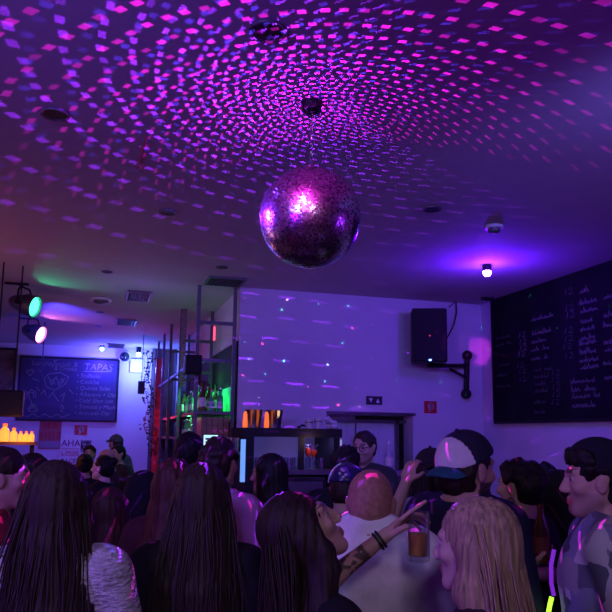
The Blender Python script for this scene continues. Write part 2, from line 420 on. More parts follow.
while z0 < top:
    ang = 0 if k % 2 else math.pi/2
    pts = [(0.008*math.cos(t)*math.cos(ang), 0.008*math.cos(t)*math.sin(ang), z0+0.013+0.015*math.sin(t)) for t in [i*2*math.pi/10 for i in range(11)]]
    ch.tube(pts, 0.0022, 5); z0 += 0.022; k += 1
ch.build('chain', M['steel'], ball, True)
mt = MB(); mt.lathe([(0.0, H-BALL[2]-0.06), (0.03, H-BALL[2]-0.06), (0.05, H-BALL[2]-0.045), (0.055, H-BALL[2]-0.001), (0.0, H-BALL[2]-0.001)], 24)
mt.build('motor', M['black'], ball, True)

# ------------------------------------------------------------------ ceiling fittings
def downlight(px, py, r, label):
    p = atz(px, py, H); o = empty('recessed_downlight', (p[0], p[1], H), label, 'ceiling light')
    a = MB(); a.lathe([(r*0.86, -0.001), (r*1.12, -0.001), (r*1.10, -0.008), (r*0.9, -0.006), (r*0.86, -0.001)], 28); a.build('trim_ring', M['grey'], o, True)
    b = MB(); b.lathe([(0.0, -0.002), (r*0.87, -0.002), (r*0.87, -0.004), (0.0, -0.004)], 24); b.build('dark_lens', M['black'], o)
for px, py, r, l in ((268, 31, 0.075, 'round recessed downlight, off, in the ceiling above and left of the mirror ball'),
                     (55, 114, 0.07, 'round recessed downlight with a pale rim at the upper left of the ceiling'),
                     (168, 212, 0.065, 'round recessed downlight between the mirror ball and the left edge of the ceiling'),
                     (432, 209, 0.065, 'round recessed downlight just left of the ceiling smoke alarm near the corner'),
                     (107, 271.5, 0.055, 'small dark recessed downlight above the row of ceiling vents'),
                     (222, 267, 0.06, 'small dark recessed downlight near the top of the bar shelf post'),
                     (98, 326, 0.055, 'small dark recessed downlight beside the middle ceiling vent'),
                     (100, 312, 0.05, 'small dark recessed downlight just below the flat pale smoke alarm')):
    downlight(px, py, r, l)

def vent(px, py, w_, d_, label):
    p = atz(px, py, H); o = empty('ceiling_vent', (p[0], p[1], H), label, 'vent', 'ceiling vents')
    f = MB(); t = 0.025
    for lo, hi in (((-w_/2, -d_/2), (w_/2, -d_/2+t)), ((-w_/2, d_/2-t), (w_/2, d_/2)), ((-w_/2, -d_/2+t), (-w_/2+t, d_/2-t)), ((w_/2-t, -d_/2+t), (w_/2, d_/2-t))):
        f.box((*lo, -0.02), (*hi, -0.001))
    f.build('vent_frame', M['grey'], o)
    g = MB(); g.box((-w_/2+t, -d_/2+t, -0.006), (w_/2-t, d_/2-t, -0.001), 1)
    nx, ny = 9, 6
    for i in range(1, nx): x = -w_/2+t+(w_-2*t)*i/nx; g.box((x-0.003, -d_/2+t, -0.016), (x+0.003, d_/2-t, -0.006))
    for i in range(1, ny): y = -d_/2+t+(d_-2*t)*i/ny; g.box((-w_/2+t, y-0.003, -0.016), (w_/2-t, y+0.003, -0.006))
    g.build('grille', [M['grey'], M['black']], o)
vent(138.5, 295.5, 0.30, 0.62, 'nearest and largest of the three square vent grilles in a line on the ceiling')
vent(126, 322, 0.30, 0.55, 'middle one of the three square vent grilles in a line on the ceiling')
vent(116, 345.5, 0.32, 0.6, 'farthest of the three square vent grilles in a line, above the left chalkboard')
vent(225, 281, 0.42, 0.42, 'pale square ceiling vent right over the bar shelf post')

def alarm(px, py, r, label, nm='smoke_alarm', cat='smoke alarm'):
    p = atz(px, py, H); o = empty(nm, (p[0], p[1], H), label, cat)
    a = MB(); a.lathe([(0, -0.001), (r, -0.001), (r, -0.018), (r*0.93, -0.024), (0, -0.024)], 24); a.build('base', M['white'], o, True)
    b = MB(); b.lathe([(0, -0.022), (r*0.7, -0.022), (r*0.62, -0.05), (r*0.35, -0.062), (0, -0.064)], 24); b.build('sensor_dome', M['grey'], o, True)
alarm(494, 226, 0.075, 'white domed smoke alarm on the ceiling above the glowing violet lamp')
alarm(101, 299, 0.14, 'pale flat smoke alarm on the ceiling left of the nearest vent grille')

# camera dome + white box on the far wall
p = atY(124.5, 357, FAR); o = empty('camera_dome', (p[0], FAR, p[2]), 'small white camera dome on the far wall at the top right of the left chalkboard', 'camera')
MX = Matrix.Rotation(R(90), 3, 'X')
a = MB(); a.lathe([(0, 0.002), (0.12, 0.002), (0.12, 0.06), (0, 0.06)], 20, 0, MX); a.build('mount', M['white'], o, True)
a = MB(); a.lathe([(0.10, 0.06), (0.09, 0.11), (0.05, 0.15), (0, 0.165)], 20, 0, MX); a.build('dome', M['dglass'], o, True)
p = atY(135.5, 365, FAR); o = MB().box((-0.11, -0.06, -0.16), (0.16, -0.002, 0.12), 0, 0.015).build('junction_box', M['white']); o.location = (p[0], FAR, p[2])
tag(o, 'plain white junction box on the blue lit far wall in the corner', 'box')

# ------------------------------------------------------------------ chalkboards
# left board hangs on the far wall
A = atY(22, 356.5, FAR); B = atY(118, 362, FAR); Cc = atY(115, 420.5, FAR)
bx0, bx1, bz1, bz0 = float(A[0]), float(B[0]), float(B[2]+A[2])/2, float(Cc[2])
M['chalk_blue'] = mat('chalk_soft', (0.22, 0.20, 0.25), 0.9, var=0.4, scale=25)
M['slate2'] = mat('blue_glare_slate', (0.036, 0.026, 0.10), 0.6, var=0.2, scale=3)  # blue lamp glare on the slate is put into its base colour
bd = empty('chalkboard', ((bx0+bx1)/2, FAR-0.002, bz0), 'wide chalkboard on the far wall with a tapas list and chalk drawings', 'chalkboard')
W, Hb = bx1-bx0, bz1-bz0
MB().box((-W/2, -0.03, 0), (W/2, -0.001, Hb)).build('slate', M['slate2'], bd)
fr = MB(); t = 0.035
fr.box((-W/2-t, -0.045, -t), (W/2+t, -0.001, 0)); fr.box((-W/2-t, -0.045, Hb), (W/2+t, -0.001, Hb+t)); fr.box((-W/2-t, -0.045, 0), (-W/2, -0.001, Hb)); fr.box((W/2, -0.045, 0), (W/2+t, -0.001, Hb))
fr.build('board_frame', M['black'], bd)
rnd = random.Random(5)
wr = MB(); O = (-W/2, -0.0325, 0); U = (1, 0, 0); V = (0, 0, 1); NN = (0, -0.001, 0)
def bl(pts): return [(x*W, y*Hb) for x, y in pts]
lines = []
# rough diamond, palm tree, island, waves, lightning marks, heart, cocktail
lines += [bl([(.24,.66),(.28,.74),(.40,.77),(.49,.70),(.46,.58),(.36,.48),(.27,.52),(.24,.66)]), bl([(.28,.70),(.32,.56),(.36,.70),(.40,.55),(.45,.68)]), bl([(.30,.60),(.33,.66),(.35,.58)]), bl([(.40,.60),(.42,.68),(.45,.60)])]
lines += [bl([(.09,.42),(.10,.34),(.13,.27),(.13,.20)]), bl([(.09,.42),(.04,.40),(.01,.32)]), bl([(.09,.42),(.06,.46),(.02,.45)]), bl([(.09,.42),(.12,.48),(.16,.44),(.17,.36)]), bl([(.09,.42),(.14,.43),(.15,.34)]), bl([(.09,.42),(.07,.36),(.05,.28)])]
lines += [bl([(.10,.16),(.12,.21),(.15,.23),(.18,.20),(.20,.14),(.17,.12),(.12,.12),(.10,.16)]), bl([(.12,.17),(.16,.19),(.18,.15)])]
lines += [bl([(x/40, .06+.025*math.sin(x*1.3)) for x in range(1, 22)])]
lines += [bl([(.08,.72),(.06,.76),(.07,.80),(.09,.77),(.11,.81),(.13,.77),(.10,.70),(.08,.72)]), bl([(.12,.66),(.18,.62)]), bl([(.19,.80),(.22,.72)]), bl([(.34,.42),(.40,.30)]), bl([(.30,.36),(.35,.46)]), bl([(.42,.38),(.46,.44),(.44,.30)]), bl([(.42,.18),(.44,.24),(.46,.18),(.43,.14),(.45,.12)]), bl([(.50,.50),(.55,.42)]), bl([(.22,.40),(.25,.48),(.27,.38)]), bl([(.17,.52),(.20,.46)])]
lines += [bl([(.64,.805),(.93,.815)])]
strokes(wr, O, U, V, NN, lines, 0.016)
wr.build('chalk_drawing', M['chalk_blue'], bd)
def btext(s, x, y, size): text_mesh('chalk_lettering', s, size, frame((-W/2+x*W, -0.034, y*Hb), U, V), M['chalk_blue'], bd, shear=0.15)
btext('Lunchspecials &', .10, .875, .135); btext('& Drinks', .33, .805, .12); btext('TAPAS', .64, .83, .19)
for i, s in enumerate(('Stullaska', 'Ceviche', 'Quinoa Salat', 'Albacora + Dip', 'Cold Slaw con', 'Tomate y Mash', 'Avocado Dip')):
    btext('• '+s, .57, .70-.103*i, .112)

# big price board on the right wall
def rb(px, py): q = atX(px, py, RIGHT); return float(q[1]), float(q[2])
ya, zt = rb(494.5, 299); _, zb = rb(495.5, 421.5)
ye = 3.6
bd = empty('chalkboard', (RIGHT-0.002, (ya+ye)/2, zb), 'huge black price board with faint chalk columns on the right wall', 'chalkboard')
L = ya-ye; Hb = zt-zb
MB().box((-0.035, -L/2, 0), (-0.001, L/2, Hb)).build('slate', M['board'], bd)
fr = MB(); fr.box((-0.045, -L/2-0.02, -0.03), (-0.001, L/2+0.02, 0)); fr.box((-0.045, -L/2-0.02, Hb), (-0.001, L/2+0.02, Hb+0.03)); fr.box((-0.045, L/2, 0), (-0.001, L/2+0.025, Hb)); fr.box((-0.045, -L/2-0.025, 0), (-0.001, -L/2, Hb))
fr.build('board_frame', M['black'], bd)
wr = MB(); wd = MB(); rnd = random.Random(11)
O = (-0.0365, L/2, 0); U = (0, -1, 0); V = (0, 0, 1); NN = (-0.001, 0, 0)
def colm(px0, px1, rows, h, dim=False, num=False):
    ls = []
    for y in rows:
        y0, z0 = rb(px0+rnd.uniform(-1, 1.5), y); y1, _ = rb(px0+(px1-px0)*rnd.uniform(0.6, 1.0), y-1)
        s0 = ya-y0; wdt = y0-y1
        if num:
            ls.append([(s0, z0-zb), (s0+.03, z0-zb+h), (s0+.02, z0-zb)]); ls.append([(s0+.07, z0-zb+h*.8), (s0+.11, z0-zb+h), (s0+.13, z0-zb+h*.6), (s0+.07, z0-zb), (s0+.14, z0-zb)])
        else:
            x = s0
            while x < s0+wdt-0.05:
                ww = min(rnd.uniform(.12, .42), s0+wdt-x); ls.append(scribble(x, z0-zb, ww, h*0.62, rnd)); x += ww+0.06
    k = MB(); strokes(k, O, U, V, NN, ls, 0.0065 if num else 0.0055); k.build('chalk_writing', M['chalk_dim'] if dim else M['chalk'], bd)
colm(499, 517, [340, 347, 367, 377, 388], .05, True); colm(522, 530, [338, 345, 351, 357], .06, num=True)
colm(521, 527, [368, 374, 382], .05, True, True)
colm(535, 561, [322, 336, 344, 352, 361], .06); colm(537, 556, [372, 379, 386, 393, 404, 414], .06, True)
colm(568, 577, [296, 312, 319], .07, True, True); colm(567, 577, [334, 342, 350, 359], .06, True, True); colm(555, 563, [376, 383, 390, 397, 405], .06, True, True)
colm(583, 604, [294, 306, 314, 324, 332], .07); colm(583, 606, [341, 346, 355, 363, 370], .07); colm(575, 604, [384, 392, 399, 408], .07)
colm(607, 640, [300, 318, 328, 345, 352, 366, 380], .07)
# ------------------------------------------------------------------ lamps you can see
def par_can(mount_px, body_px, lens_dir, color, label, power, r=0.135, strength=14, aim=None, cone=110, spill=None):
    m = atz(*mount_px, H); Y = float(m[1])
    b = Vector(atY(*body_px, Y)); o = empty('stage_lamp', tuple(b), label, 'stage lamp')
    d = Vector(lens_dir).normalized(); Q = d.to_track_quat('Z', 'Y').to_matrix()
    a = MB(); a.lathe([(0.0, -0.17), (0.05, -0.17), (r*0.62, -0.13), (r*0.8, -0.04), (r, 0.03), (r, 0.13), (r*1.07, 0.135), (r*1.07, 0.15), (r*0.96, 0.15), (r*0.9, 0.10), (0.0, 0.10)], 28, 0, Q)
    a.build('can', M['dsteel'], o, True, 30)
    lens = MB(); lens.lathe([(0, 0.112), (r*0.88, 0.108), (r*0.86, 0.125), (r*0.4, 0.138), (0, 0.14)], 24, 0, Q)
    lens.build('lens', mat('lamp_lens', (0.1, 0.1, 0.1), 0.2, emit=color, es=strength), o, True)
    y = MB(); side = d.cross(Vector((0, 0, 1))).normalized(); up = Vector((0, 0, 1))
    P = side*(r*1.12); top = up*(r*1.5)
    y.tube([P, P+up*(r*1.1), P*0.7+top, -P*0.7+top, -P+up*(r*1.1), -P], 0.012, 6)
    y.tube([P*1.12, P*0.85], 0.025, 10); y.tube([-P*1.12, -P*0.85], 0.025, 10)
    y.build('yoke', M['black'], o, True)
    s = MB(); tp = Vector((m[0], m[1], H))-b; s.tube([top, Vector((tp.x*0.5, tp.y*0.5, top.z+0.03)), Vector((tp.x, tp.y, tp.z-0.01))], 0.010, 6); s.build('stem', M['black'], o, True)
    s = MB(); s.box((tp.x-0.13, tp.y-0.03, tp.z-0.02), (tp.x+0.13, tp.y+0.03, tp.z-0.001)); s.build('ceiling_plate', M['black'], o)
    c = b+d*0.19
    if power:
        lamp('stage_lamp_light', tuple(c), color, power, 0.06, 'SPOT', tuple(c+Vector(aim or lens_dir)), cone, 0.15)
    return o
par_can((17, 283), (24, 304), (0.93, -0.42, -0.26), (0.05, 1.0, 0.45), 'green glowing stage lamp under the ceiling at the left, the nearer of two', 3.2, aim=(0.72, -0.5, 0.55), cone=104, strength=4, r=0.125)
par_can((29, 318), (33, 332), (0.90, -0.46, -0.34), (1.0, 0.22, 0.75), 'pink white glowing stage lamp under the ceiling, behind the green one', 8, r=0.135, aim=(0.72, -0.45, 0.55), cone=106, strength=9)

# violet LED lamp in front of the right corner
o = empty('led_lamp', tuple(BLUE_LAMP), 'small glowing violet lamp on the ceiling in front of the price board corner', 'stage lamp')
a = MB(); a.lathe([(0, 0.074), (0.045, 0.074), (0.045, 0.03), (0.035, 0.005), (0, 0.005)], 20); a.build('lamp_body', M['black'], o, True)
a = MB(); a.lathe([(0.04*math.cos(R(t)), 0.04*math.sin(R(t))-0.005) for t in range(-90, 91, 15)], 16); a.build('lens', mat('violet_lens', (0.3, 0.1, 0.3), 0.3, emit=(1.0, 0.30, 1.0), es=40), o, True)
# dark spot head in the corner
p = atY(487, 292, 7.5); o = empty('spot_head', tuple(p), 'switched-off black spot head tucked under the ceiling in the right corner', 'stage lamp')
a = MB(); Q = Vector((-0.5, -0.8, -0.35)).to_track_quat('Z', 'Y').to_matrix()
a.lathe([(0, -0.1), (0.05, -0.1), (0.08, -0.02), (0.085, 0.11), (0.075, 0.11), (0.07, 0.09), (0, 0.09)], 20, 0, Q); a.build('can', M['blackm'], o, True, 30)
a = MB(); a.tube([(0, 0, 0.08), (0, 0, H-p[2]-0.001)], 0.014, 8); a.box((-0.06, -0.06, H-p[2]-0.02), (0.06, 0.06, H-p[2]-0.001)); a.build('bracket', M['black'], o)
# tiny blue lamp and the bright lamp near the far wall
for FL, c, e, l in ((FL1, (0.1, 0.35, 1.0), 20, 'tiny blue LED lamp on the ceiling in front of the far wall'),
                           (FL2, (0.35, 0.6, 1.0), 30, 'bright pale blue LED lamp at the ceiling in the far corner')):
    p = FL; o = empty('led_lamp', tuple(p), l, 'stage lamp')
    a = MB(); a.lathe([(0.0, 0.035), (0.05, 0.035), (0.05, H-p[2]-0.001), (0, H-p[2]-0.001)], 16); a.build('lamp_body', M['black'], o, True)
    a = MB(); a.lathe([(0.04*math.cos(R(t)), 0.04*math.sin(R(t))+0.0) for t in range(-90, 91, 15)], 14); a.build('lens', mat('blue_lens', (0.1, 0.2, 0.4), 0.3, emit=c, es=e), o, True)

# cords hanging at the left, red cable on the ceiling
for px, py, Y, zb_, l in ((4, 262, None, 2.45, 'thin dark cord hanging from the ceiling at the far left edge'), (45, 322, None, 2.35, 'thin dark cord hanging in front of the left chalkboard')):
    p = atz(px, py, H); o = MB().tube([(0, 0, 0), (0.003, 0, -(H-zb_)/2), (0, 0, zb_-H)], 0.008, 6).build('hanging_cord', M['black'], None, True); o.location = (p[0], p[1], H-0.001); tag(o, l, 'wire')
a, b = atz(146, 136, H), atz(137.5, 168, H)
o = MB().tube([(0, 0, 0), tuple((b-a)*0.5+np.array([0.004, 0, 0])), tuple(b-a)], 0.006, 6).build('ceiling_cable', mat('red_cable', (0.5, 0.03, 0.05), 0.5), None, True); o.location = (a[0], a[1], H-0.008); tag(o, 'short thin red cable fixed to the ceiling left of the mirror ball', 'cable')

# ------------------------------------------------------------------ loudspeaker on its swivel arm
Ys = 7.45
p0, p1 = atY(414, 361, Ys), atY(445, 309, Ys)
sp = empty('loudspeaker', ((p0[0]+p1[0])/2, Ys, p0[2]), 'black loudspeaker held on a wall arm beside the right corner', 'loudspeaker', rz=R(-22))
w_, h_ = p1[0]-p0[0], p1[2]-p0[2]
MB().box((-w_/2, 0, 0), (w_/2, 0.30, h_), 0, 0.02).build('speaker_cabinet', M['black'], sp)
MB().box((-w_/2+0.025, -0.016, 0.03), (w_/2-0.025, -0.001, h_-0.03), 0, 0.006).build('grille', M['blackm'], sp)
MB().box((-0.012, -0.022, 0.012), (0.012, -0.001, 0.026)).build('blue_indicator', mat('blue_indicator', (0, 0, 0), 0.4, emit=(0.08, 0.2, 1), es=25), sp)['label'] = 'glowing blue indicator'
MB().box((-0.006, -0.022, h_*0.47), (0.006, -0.0165, h_*0.47+0.012)).build('red_indicator', mat('red_indicator', (0, 0, 0), 0.4, emit=(1, 0.05, 0.1), es=1.2), sp)['label'] = 'tiny red indicator'
spM = (Matrix.Translation(sp.location) @ Matrix.Rotation(R(-22), 4, 'Z')).inverted()
def onarm(o): o.parent = sp; o.matrix_parent_inverse = spM
q0, q1 = atY(464.5, 356, BACK), atY(463.5, 394, BACK); yk = BACK-0.07
k = MB(); k.tube([(q0[0], yk, q0[2]), (q1[0], yk, q1[2])], 0.035, 12); onarm(k.build('wall_tube', M['black'], None, True))
for q in (q0, q1):
    k = MB(); k.lathe([(0.03*0+0.065*math.cos(R(t)), 0.065*math.sin(R(t))) for t in range(-90, 91, 18)], 14, 0, None, (q[0], yk, q[2])); onarm(k.build('end_knob', M['black'], None, True))
    k = MB(); k.box((q[0]-0.03, yk+0.05, q[2]-0.03), (q[0]+0.03, BACK-0.001, q[2]+0.03)); onarm(k.build('wall_bracket', M['black']))
e0 = atY(464, 366, BACK); k = MB(); k.tube([(q0[0], yk, e0[2]), (sp.location.x+0.05, Ys+0.16, sp.location.z-0.03)], 0.026, 10); onarm(k.build('arm', M['black'], None, True))
e1 = atY(464, 379, BACK); k = MB(); k.tube([(q0[0], yk, e1[2]), (q0[0]*0.55+(sp.location.x+0.05)*0.45, yk*0.55+(Ys+0.16)*0.45, sp.location.z-0.045)], 0.02, 8); onarm(k.build('brace', M['black'], None, True))
c0, c1, c2, c3 = atY(447, 309, Ys+0.3), atY(456, 301, Ys+0.4), atY(454, 325, Ys+0.4), atY(446, 340, Ys+0.3)
o = MB().tube([Vector(c0)*0.75+Vector(c1)*0.25+Vector((0,0,0.0)), Vector(c1), (Vector(c1)+Vector(c2))/2+Vector((0.02, 0, 0)), Vector(c2), Vector(c3)], 0.008, 6).build('speaker_cable', M['black'], None, True)
tag(o, 'thin black cable looping out behind the loudspeaker', 'cable')

# ------------------------------------------------------------------ signs on the back wall
def plate(name, px0, py0, px1, py1, m, label, cat, Y=BACK, th=0.008):
    a, b = atY(px0, py0, Y), atY(px1, py1, Y)
    o = empty(name, ((a[0]+b[0])/2, Y-0.001, (a[2]+b[2])/2), label, cat)
    W, Hh = b[0]-a[0], a[2]-b[2]
    MB().box((-W/2, -th, -Hh/2), (W/2, 0, Hh/2)).build('plate', m, o)
    return o, W, Hh, th
o, W, Hh, th = plate('lift_sign', 366, 396, 382, 405, mat('sign_purple', (0.02, 0.015, 0.04), 0.5), 'small dark sign with two white arrows above the lift door', 'sign')
for sx, sg in ((-0.22, -1), (0.22, 1)):
    k = MB(); k.add([(sx*W-0.12*W, -th-0.002, -sg*0.26*Hh), (sx*W+0.12*W, -th-0.002, -sg*0.26*Hh), (sx*W, -th-0.002, sg*0.26*Hh)], [(0, 1, 2) if sg > 0 else (0, 2, 1)]); k.build('arrow', M['white'], o)
def hose_sign(px0, py0, px1, py1, Y, label):
    o, W, Hh, th = plate('fire_hose_sign', px0, py0, px1, py1, mat('sign_red', (0.55, 0.02, 0.03), 0.5), label, 'sign', Y)
    k = MB(); U, V, NN = (1, 0, 0), (0, 0, 1), (0, -th-0.002, 0)
    cir = [(0.20*W*math.cos(t)+0.02*W, 0.28*Hh*math.sin(t)+0.08*Hh) for t in [i*2*math.pi/18-2.2 for i in range(17)]]
    cir += [(0.0, -0.22*Hh), (-0.14*W, -0.36*Hh)]
    inn = [(0.09*W*math.cos(t)+0.02*W, 0.14*Hh*math.sin(t)+0.08*Hh) for t in [i*2*math.pi/12 for i in range(13)]]
    strokes(k, (0, 0, 0), U, V, NN, [cir, inn], 0.07*W); k.build('hose_symbol', M['white'], o)
hose_sign(424, 401, 436.5, 413.5, BACK, 'square red fire hose sign on the back wall under the loudspeaker')
hose_sign(75, 425, 87, 435, FAR, 'square red fire hose sign on the far wall under the left chalkboard')
# posters on the far wall
M['paper'] = mat('poster_paper', (0.72, 0.70, 0.70), 0.8, var=0.05); M['ink'] = mat('poster_ink', (0.03, 0.02, 0.04), 0.8); M['redink'] = mat('poster_red', (0.5, 0.02, 0.03), 0.8)
o, W, Hh, th = plate('poster', 60.5, 434, 80.5, 464, M['paper'], 'white poster lettered AHA in black with a red band on the far wall', 'poster', FAR, 0.006)
def ptext(s, x, z, size, m): text_mesh('lettering', s, size, frame((x, -th-0.003, z), (1, 0, 0), (0, 0, 1)), m, o, 'CENTER')
ptext('AHA', 0, 0.10*Hh, 0.30*Hh, M['ink']); ptext('L-MOSE', 0, -0.18*Hh, 0.17*Hh, M['redink']); ptext('RACES', 0, -0.46*Hh, 0.20*Hh, M['ink'])
k = MB(); k.box((-0.42*W, -th-0.003, -0.215*Hh), (0.42*W, -th-0.001, -0.20*Hh)); k.box((-0.42*W, -th-0.003, 0.0), (0.42*W, -th-0.001, 0.015*Hh)); k.build('red_rules', M['redink'], o)
o, W, Hh, th = plate('poster', 40, 420, 60, 449, mat('poster_red_paper', (0.42, 0.10, 0.11), 0.8), 'red poster with SEA and bold numbers on the far wall', 'poster', FAR, 0.006)
ptext('SEA', 0, 0.22*Hh, 0.30*Hh, M['redink']); ptext('11|12', 0, -0.12*Hh, 0.33*Hh, M['redink'])
k = MB(); k.box((-0.46*W, -th-0.003, -0.46*Hh), (0.46*W, -th-0.001, -0.22*Hh)); k.build('grey_panel', mat('poster_grey', (0.30, 0.25, 0.30), 0.8), o)
o, W, Hh, th = plate('poster', 81, 440, 91, 452, mat('poster_violet', (0.35, 0.30, 0.38), 0.8), 'small faded notice right of the AHA poster', 'poster', FAR, 0.006)
strokes(k2 := MB(), (0, 0, 0), (1, 0, 0), (0, 0, 1), (0, -th-0.002, 0), [scribble(-0.4*W, z*Hh, 0.8*W, 0.06, random.Random(i)) for i, z in enumerate((0.2, -0.05, -0.3))], 0.012); k2.build('lettering', M['ink'], o)
o, W, Hh, th = plate('picture', -16, 349, 12, 398, mat('picture_print', (0.10, 0.07, 0.05), 0.35, var=0.9, scale=6), 'dark framed picture at the left edge of the far wall', 'picture', FAR, 0.02)
k = MB(); t = 0.04
k.box((-W/2-t, -0.05, -Hh/2-t), (W/2+t, 0, -Hh/2)); k.box((-W/2-t, -0.05, Hh/2), (W/2+t, 0, Hh/2+t)); k.box((-W/2-t, -0.05, -Hh/2), (-W/2, 0, Hh/2)); k.box((W/2, -0.05, -Hh/2), (W/2+t, 0, Hh/2)); k.build('picture_frame', M['black'], o)

# ------------------------------------------------------------------ bar shelf rack in front of the side wall
XS = 1.085; YP = [7.99, 9.68, 11.04, 12.2, 13.3, 14.35]
rack = empty('bar_shelf', (0, 0, 0), 'tall metal frame bar shelf reaching the ceiling, full of bottles', 'shelf')
for i, y in enumerate(YP):
    for x in (XS, BLK-0.045):
        MB().box((x-0.02, y-0.02, 0), (x+0.02, y+0.02, H-0.001)).build('post', M['grey'], rack)
z1 = float(atY(230, 324, YP[0])[2]); z2 = float(atY(185, 340, YP[1])[2])
for y in YP[:3]:
    for z in (z1, 2.62): MB().box((XS+0.021, y-0.015, z-0.02), (BLK-0.066, y+0.015, z+0.02)).build('crossbar', M['grey'], rack)
for i in range(5):
    MB().box((XS-0.012, YP[i]+0.021, 2.60), (XS+0.012, YP[i+1]-0.021, 2.64)).build('rail', M['grey'], rack)
zs = [float(atY(199, 411, YP[0])[2]), float(atY(199, 438, YP[0])[2]), 1.30, 0.85]
for z in zs:
    MB().box((XS+0.0205, YP[0]-0.03, z-0.035), (BLK-0.0662, YP[-1], z)).build('shelf_board', M['grey'], rack)
MB().box((BLK-0.030, YP[0]+0.05, zs[0]+0.01), (BLK-0.016, YP[1]+0.8, zs[0]+0.30)).build('green_glow_panel', mat('green_glow', (0.05, 0.3, 0.12), 0.5, emit=(0.02, 0.75, 0.22), es=0.26, var=0.6, scale=9), rack)  # glowing green panel added behind the bottles
# black panelling on the side wall behind the rack
structure('trim_3', MB().box((BLK-0.014, BACK+0.02, 0.0), (BLK-0.001, 13.9, 2.86)), M['blackm'])
# wood crate under the middle shelf
o = empty('wooden_crate', (XS+0.24, 8.22, zs[1]), 'wooden plank crate on the lower bar shelf under the green bottles', 'crate')
cr = MB(); hz = zs[0]-0.045-zs[1]
for i in range(5):
    x = -0.16+0.064*i; cr.box((x, -0.2, 0.001), (x+0.058, -0.185, hz-0.02)); cr.box((x, 0.185, 0.001), (x+0.058, 0.2, hz-0.02))
for i in range(6):
    y = -0.183+0.061*i; cr.box((-0.16, y, 0.001), (-0.145, y+0.056, hz-0.02)); cr.box((0.143, y, 0.001), (0.158, y+0.056, hz-0.02))
cr.box((-0.145, -0.185, 0.001), (0.143, 0.185, 0.012)); cr.build('planks', M['wood'], o)

structure('trim_4', MB().box((XS-0.03, 14.42, 0), (BLK-0.015, 14.48, H-0.001)), M['dwood'])
# bottles
def bottle_mesh(r, h, kind):
    neck = r*0.36
    if kind == 0: pr = [(0, 0), (r*0.96, 0), (r, 0.01), (r, h*0.55), (r*0.85, h*0.64), (neck, h*0.74), (neck*0.95, h*0.93), (neck*1.15, h*0.935), (neck*1.15, h*0.97), (0, h*0.97)]
    elif kind == 1: pr = [(0, 0), (r*0.96, 0), (r, 0.01), (r, h*0.66), (r*0.92, h*0.72), (neck, h*0.76), (neck, h*0.95), (neck*1.2, h*0.955), (neck*1.2, h*0.99), (0, h*0.99)]
    else: pr = [(0, 0), (r*0.9, 0), (r, 0.03), (r*1.05, h*0.3), (r*0.75, h*0.52), (neck, h*0.66), (neck, h*0.95), (neck*1.2, h*0.955), (neck*1.2, h), (0, h)]
    return pr
protos = []
def bottle_proto(r, h, kind, g, capm):
    o = bpy.data.objects.new('bottle', None); COL.objects.link(o)
    b = MB(); b.lathe(bottle_mesh(r, h, kind), 16); b.build('glass', g, o, True, 50)
    c = MB(); n = r*0.36; c.lathe([(0, h*0.94), (n*1.35, h*0.94), (n*1.35, h*1.02), (0, h*1.02)], 12); c.build('cap', capm, o, True)
    l = MB(); l.lathe([(r*1.015, h*0.16), (r*1.025, h*0.16), (r*1.025, h*0.45), (r*1.015, h*0.45)], 16); l.build('paper_label', M['label'], o, True)
    return o
for r, h, k, g, c in ((0.037, 0.30, 0, 'gglass', 'steel'), (0.04, 0.27, 1, 'gglass', 'black'), (0.043, 0.25, 2, 'gglass', 'red'), (0.036, 0.33, 0, 'bglass', 'black'), (0.041, 0.28, 1, 'glass', 'steel')):
    protos.append(bottle_proto(r, h, k, M[g], M[c]))
used = set(); rb_ = random.Random(21)
def put_bottle(i, loc, label, group, s=1.0):
    if i in used: o = copy_tree(protos[i])
    else: o = protos[i]; used.add(i)
    o.location = loc; o.rotation_euler = (0, 0, rb_.uniform(0, 6)); o.scale = (s, s, s)
    tag(o, label, 'bottle', group)
Lb = {0: 'slope necked green bottle in the green lit rows on the middle bar shelf', 1: 'round shouldered green bottle in the green lit rows on the middle bar shelf', 2: 'red capped green bottle in the green lit rows on the middle bar shelf', 3: 'slim brown bottle in the green lit rows on the middle bar shelf', 4: 'clear bottle in the green lit rows on the middle bar shelf'}
Lc = {k: v.replace('in the green lit rows on the middle bar shelf', 'in the rows on the lower bar shelf') for k, v in Lb.items()}
pos = [(XS+0.10+0.11*c, 8.12+0.17*r) for r in range(15) for c in range(3)]
for j, (x, y) in enumerate(pos):
    if rb_.random() < 0.18 and y > 8.6: continue
    i = rb_.choice([0, 0, 1, 1, 2, 3, 4]) if y < 9.6 else rb_.choice([3, 3, 4, 1])
    put_bottle(i, (x+rb_.uniform(-.018, .018), y+rb_.uniform(-.02, .02), zs[0]+0.001), Lb[i], 'bottles on the middle bar shelf', rb_.uniform(0.9, 1.08))
for j in range(24):
    i = rb_.choice([0, 1, 4, 4, 3]); r, c = divmod(j, 3)
    put_bottle(i, (XS+0.10+0.11*c, 8.56+0.17*r, zs[1]+0.001), Lc[i], 'bottles on the lower bar shelf', 0.79)
lamp('shelf_green_light', (XS+0.14, 8.5, zs[0]+0.52), (0.03, 1.0, 0.25), 60.0, 0.05, 'SPOT', (XS+0.26, 8.55, zs[0]), 96, 0.5)
lamp('shelf_green_light', (XS+0.14, 9.6, zs[0]+0.52), (0.05, 1.0, 0.25), 45.0, 0.05, 'SPOT', (XS+0.26, 9.65, zs[0]), 96, 0.5)
lamp('shelf_green_glow', (XS+0.3, 9.2, zs[0]+0.45), (0.05, 1.0, 0.3), 1.2, 0.05)
lamp('shelf_green_light_low', (XS+0.06, 9.0, zs[1]+0.26), (0.1, 1.0, 0.35), 2.0, 0.03)
lamp('shelf_red_light', (0.70, 12.2, 2.0), (1.0, 0.04, 0.10), 12, 0.05)

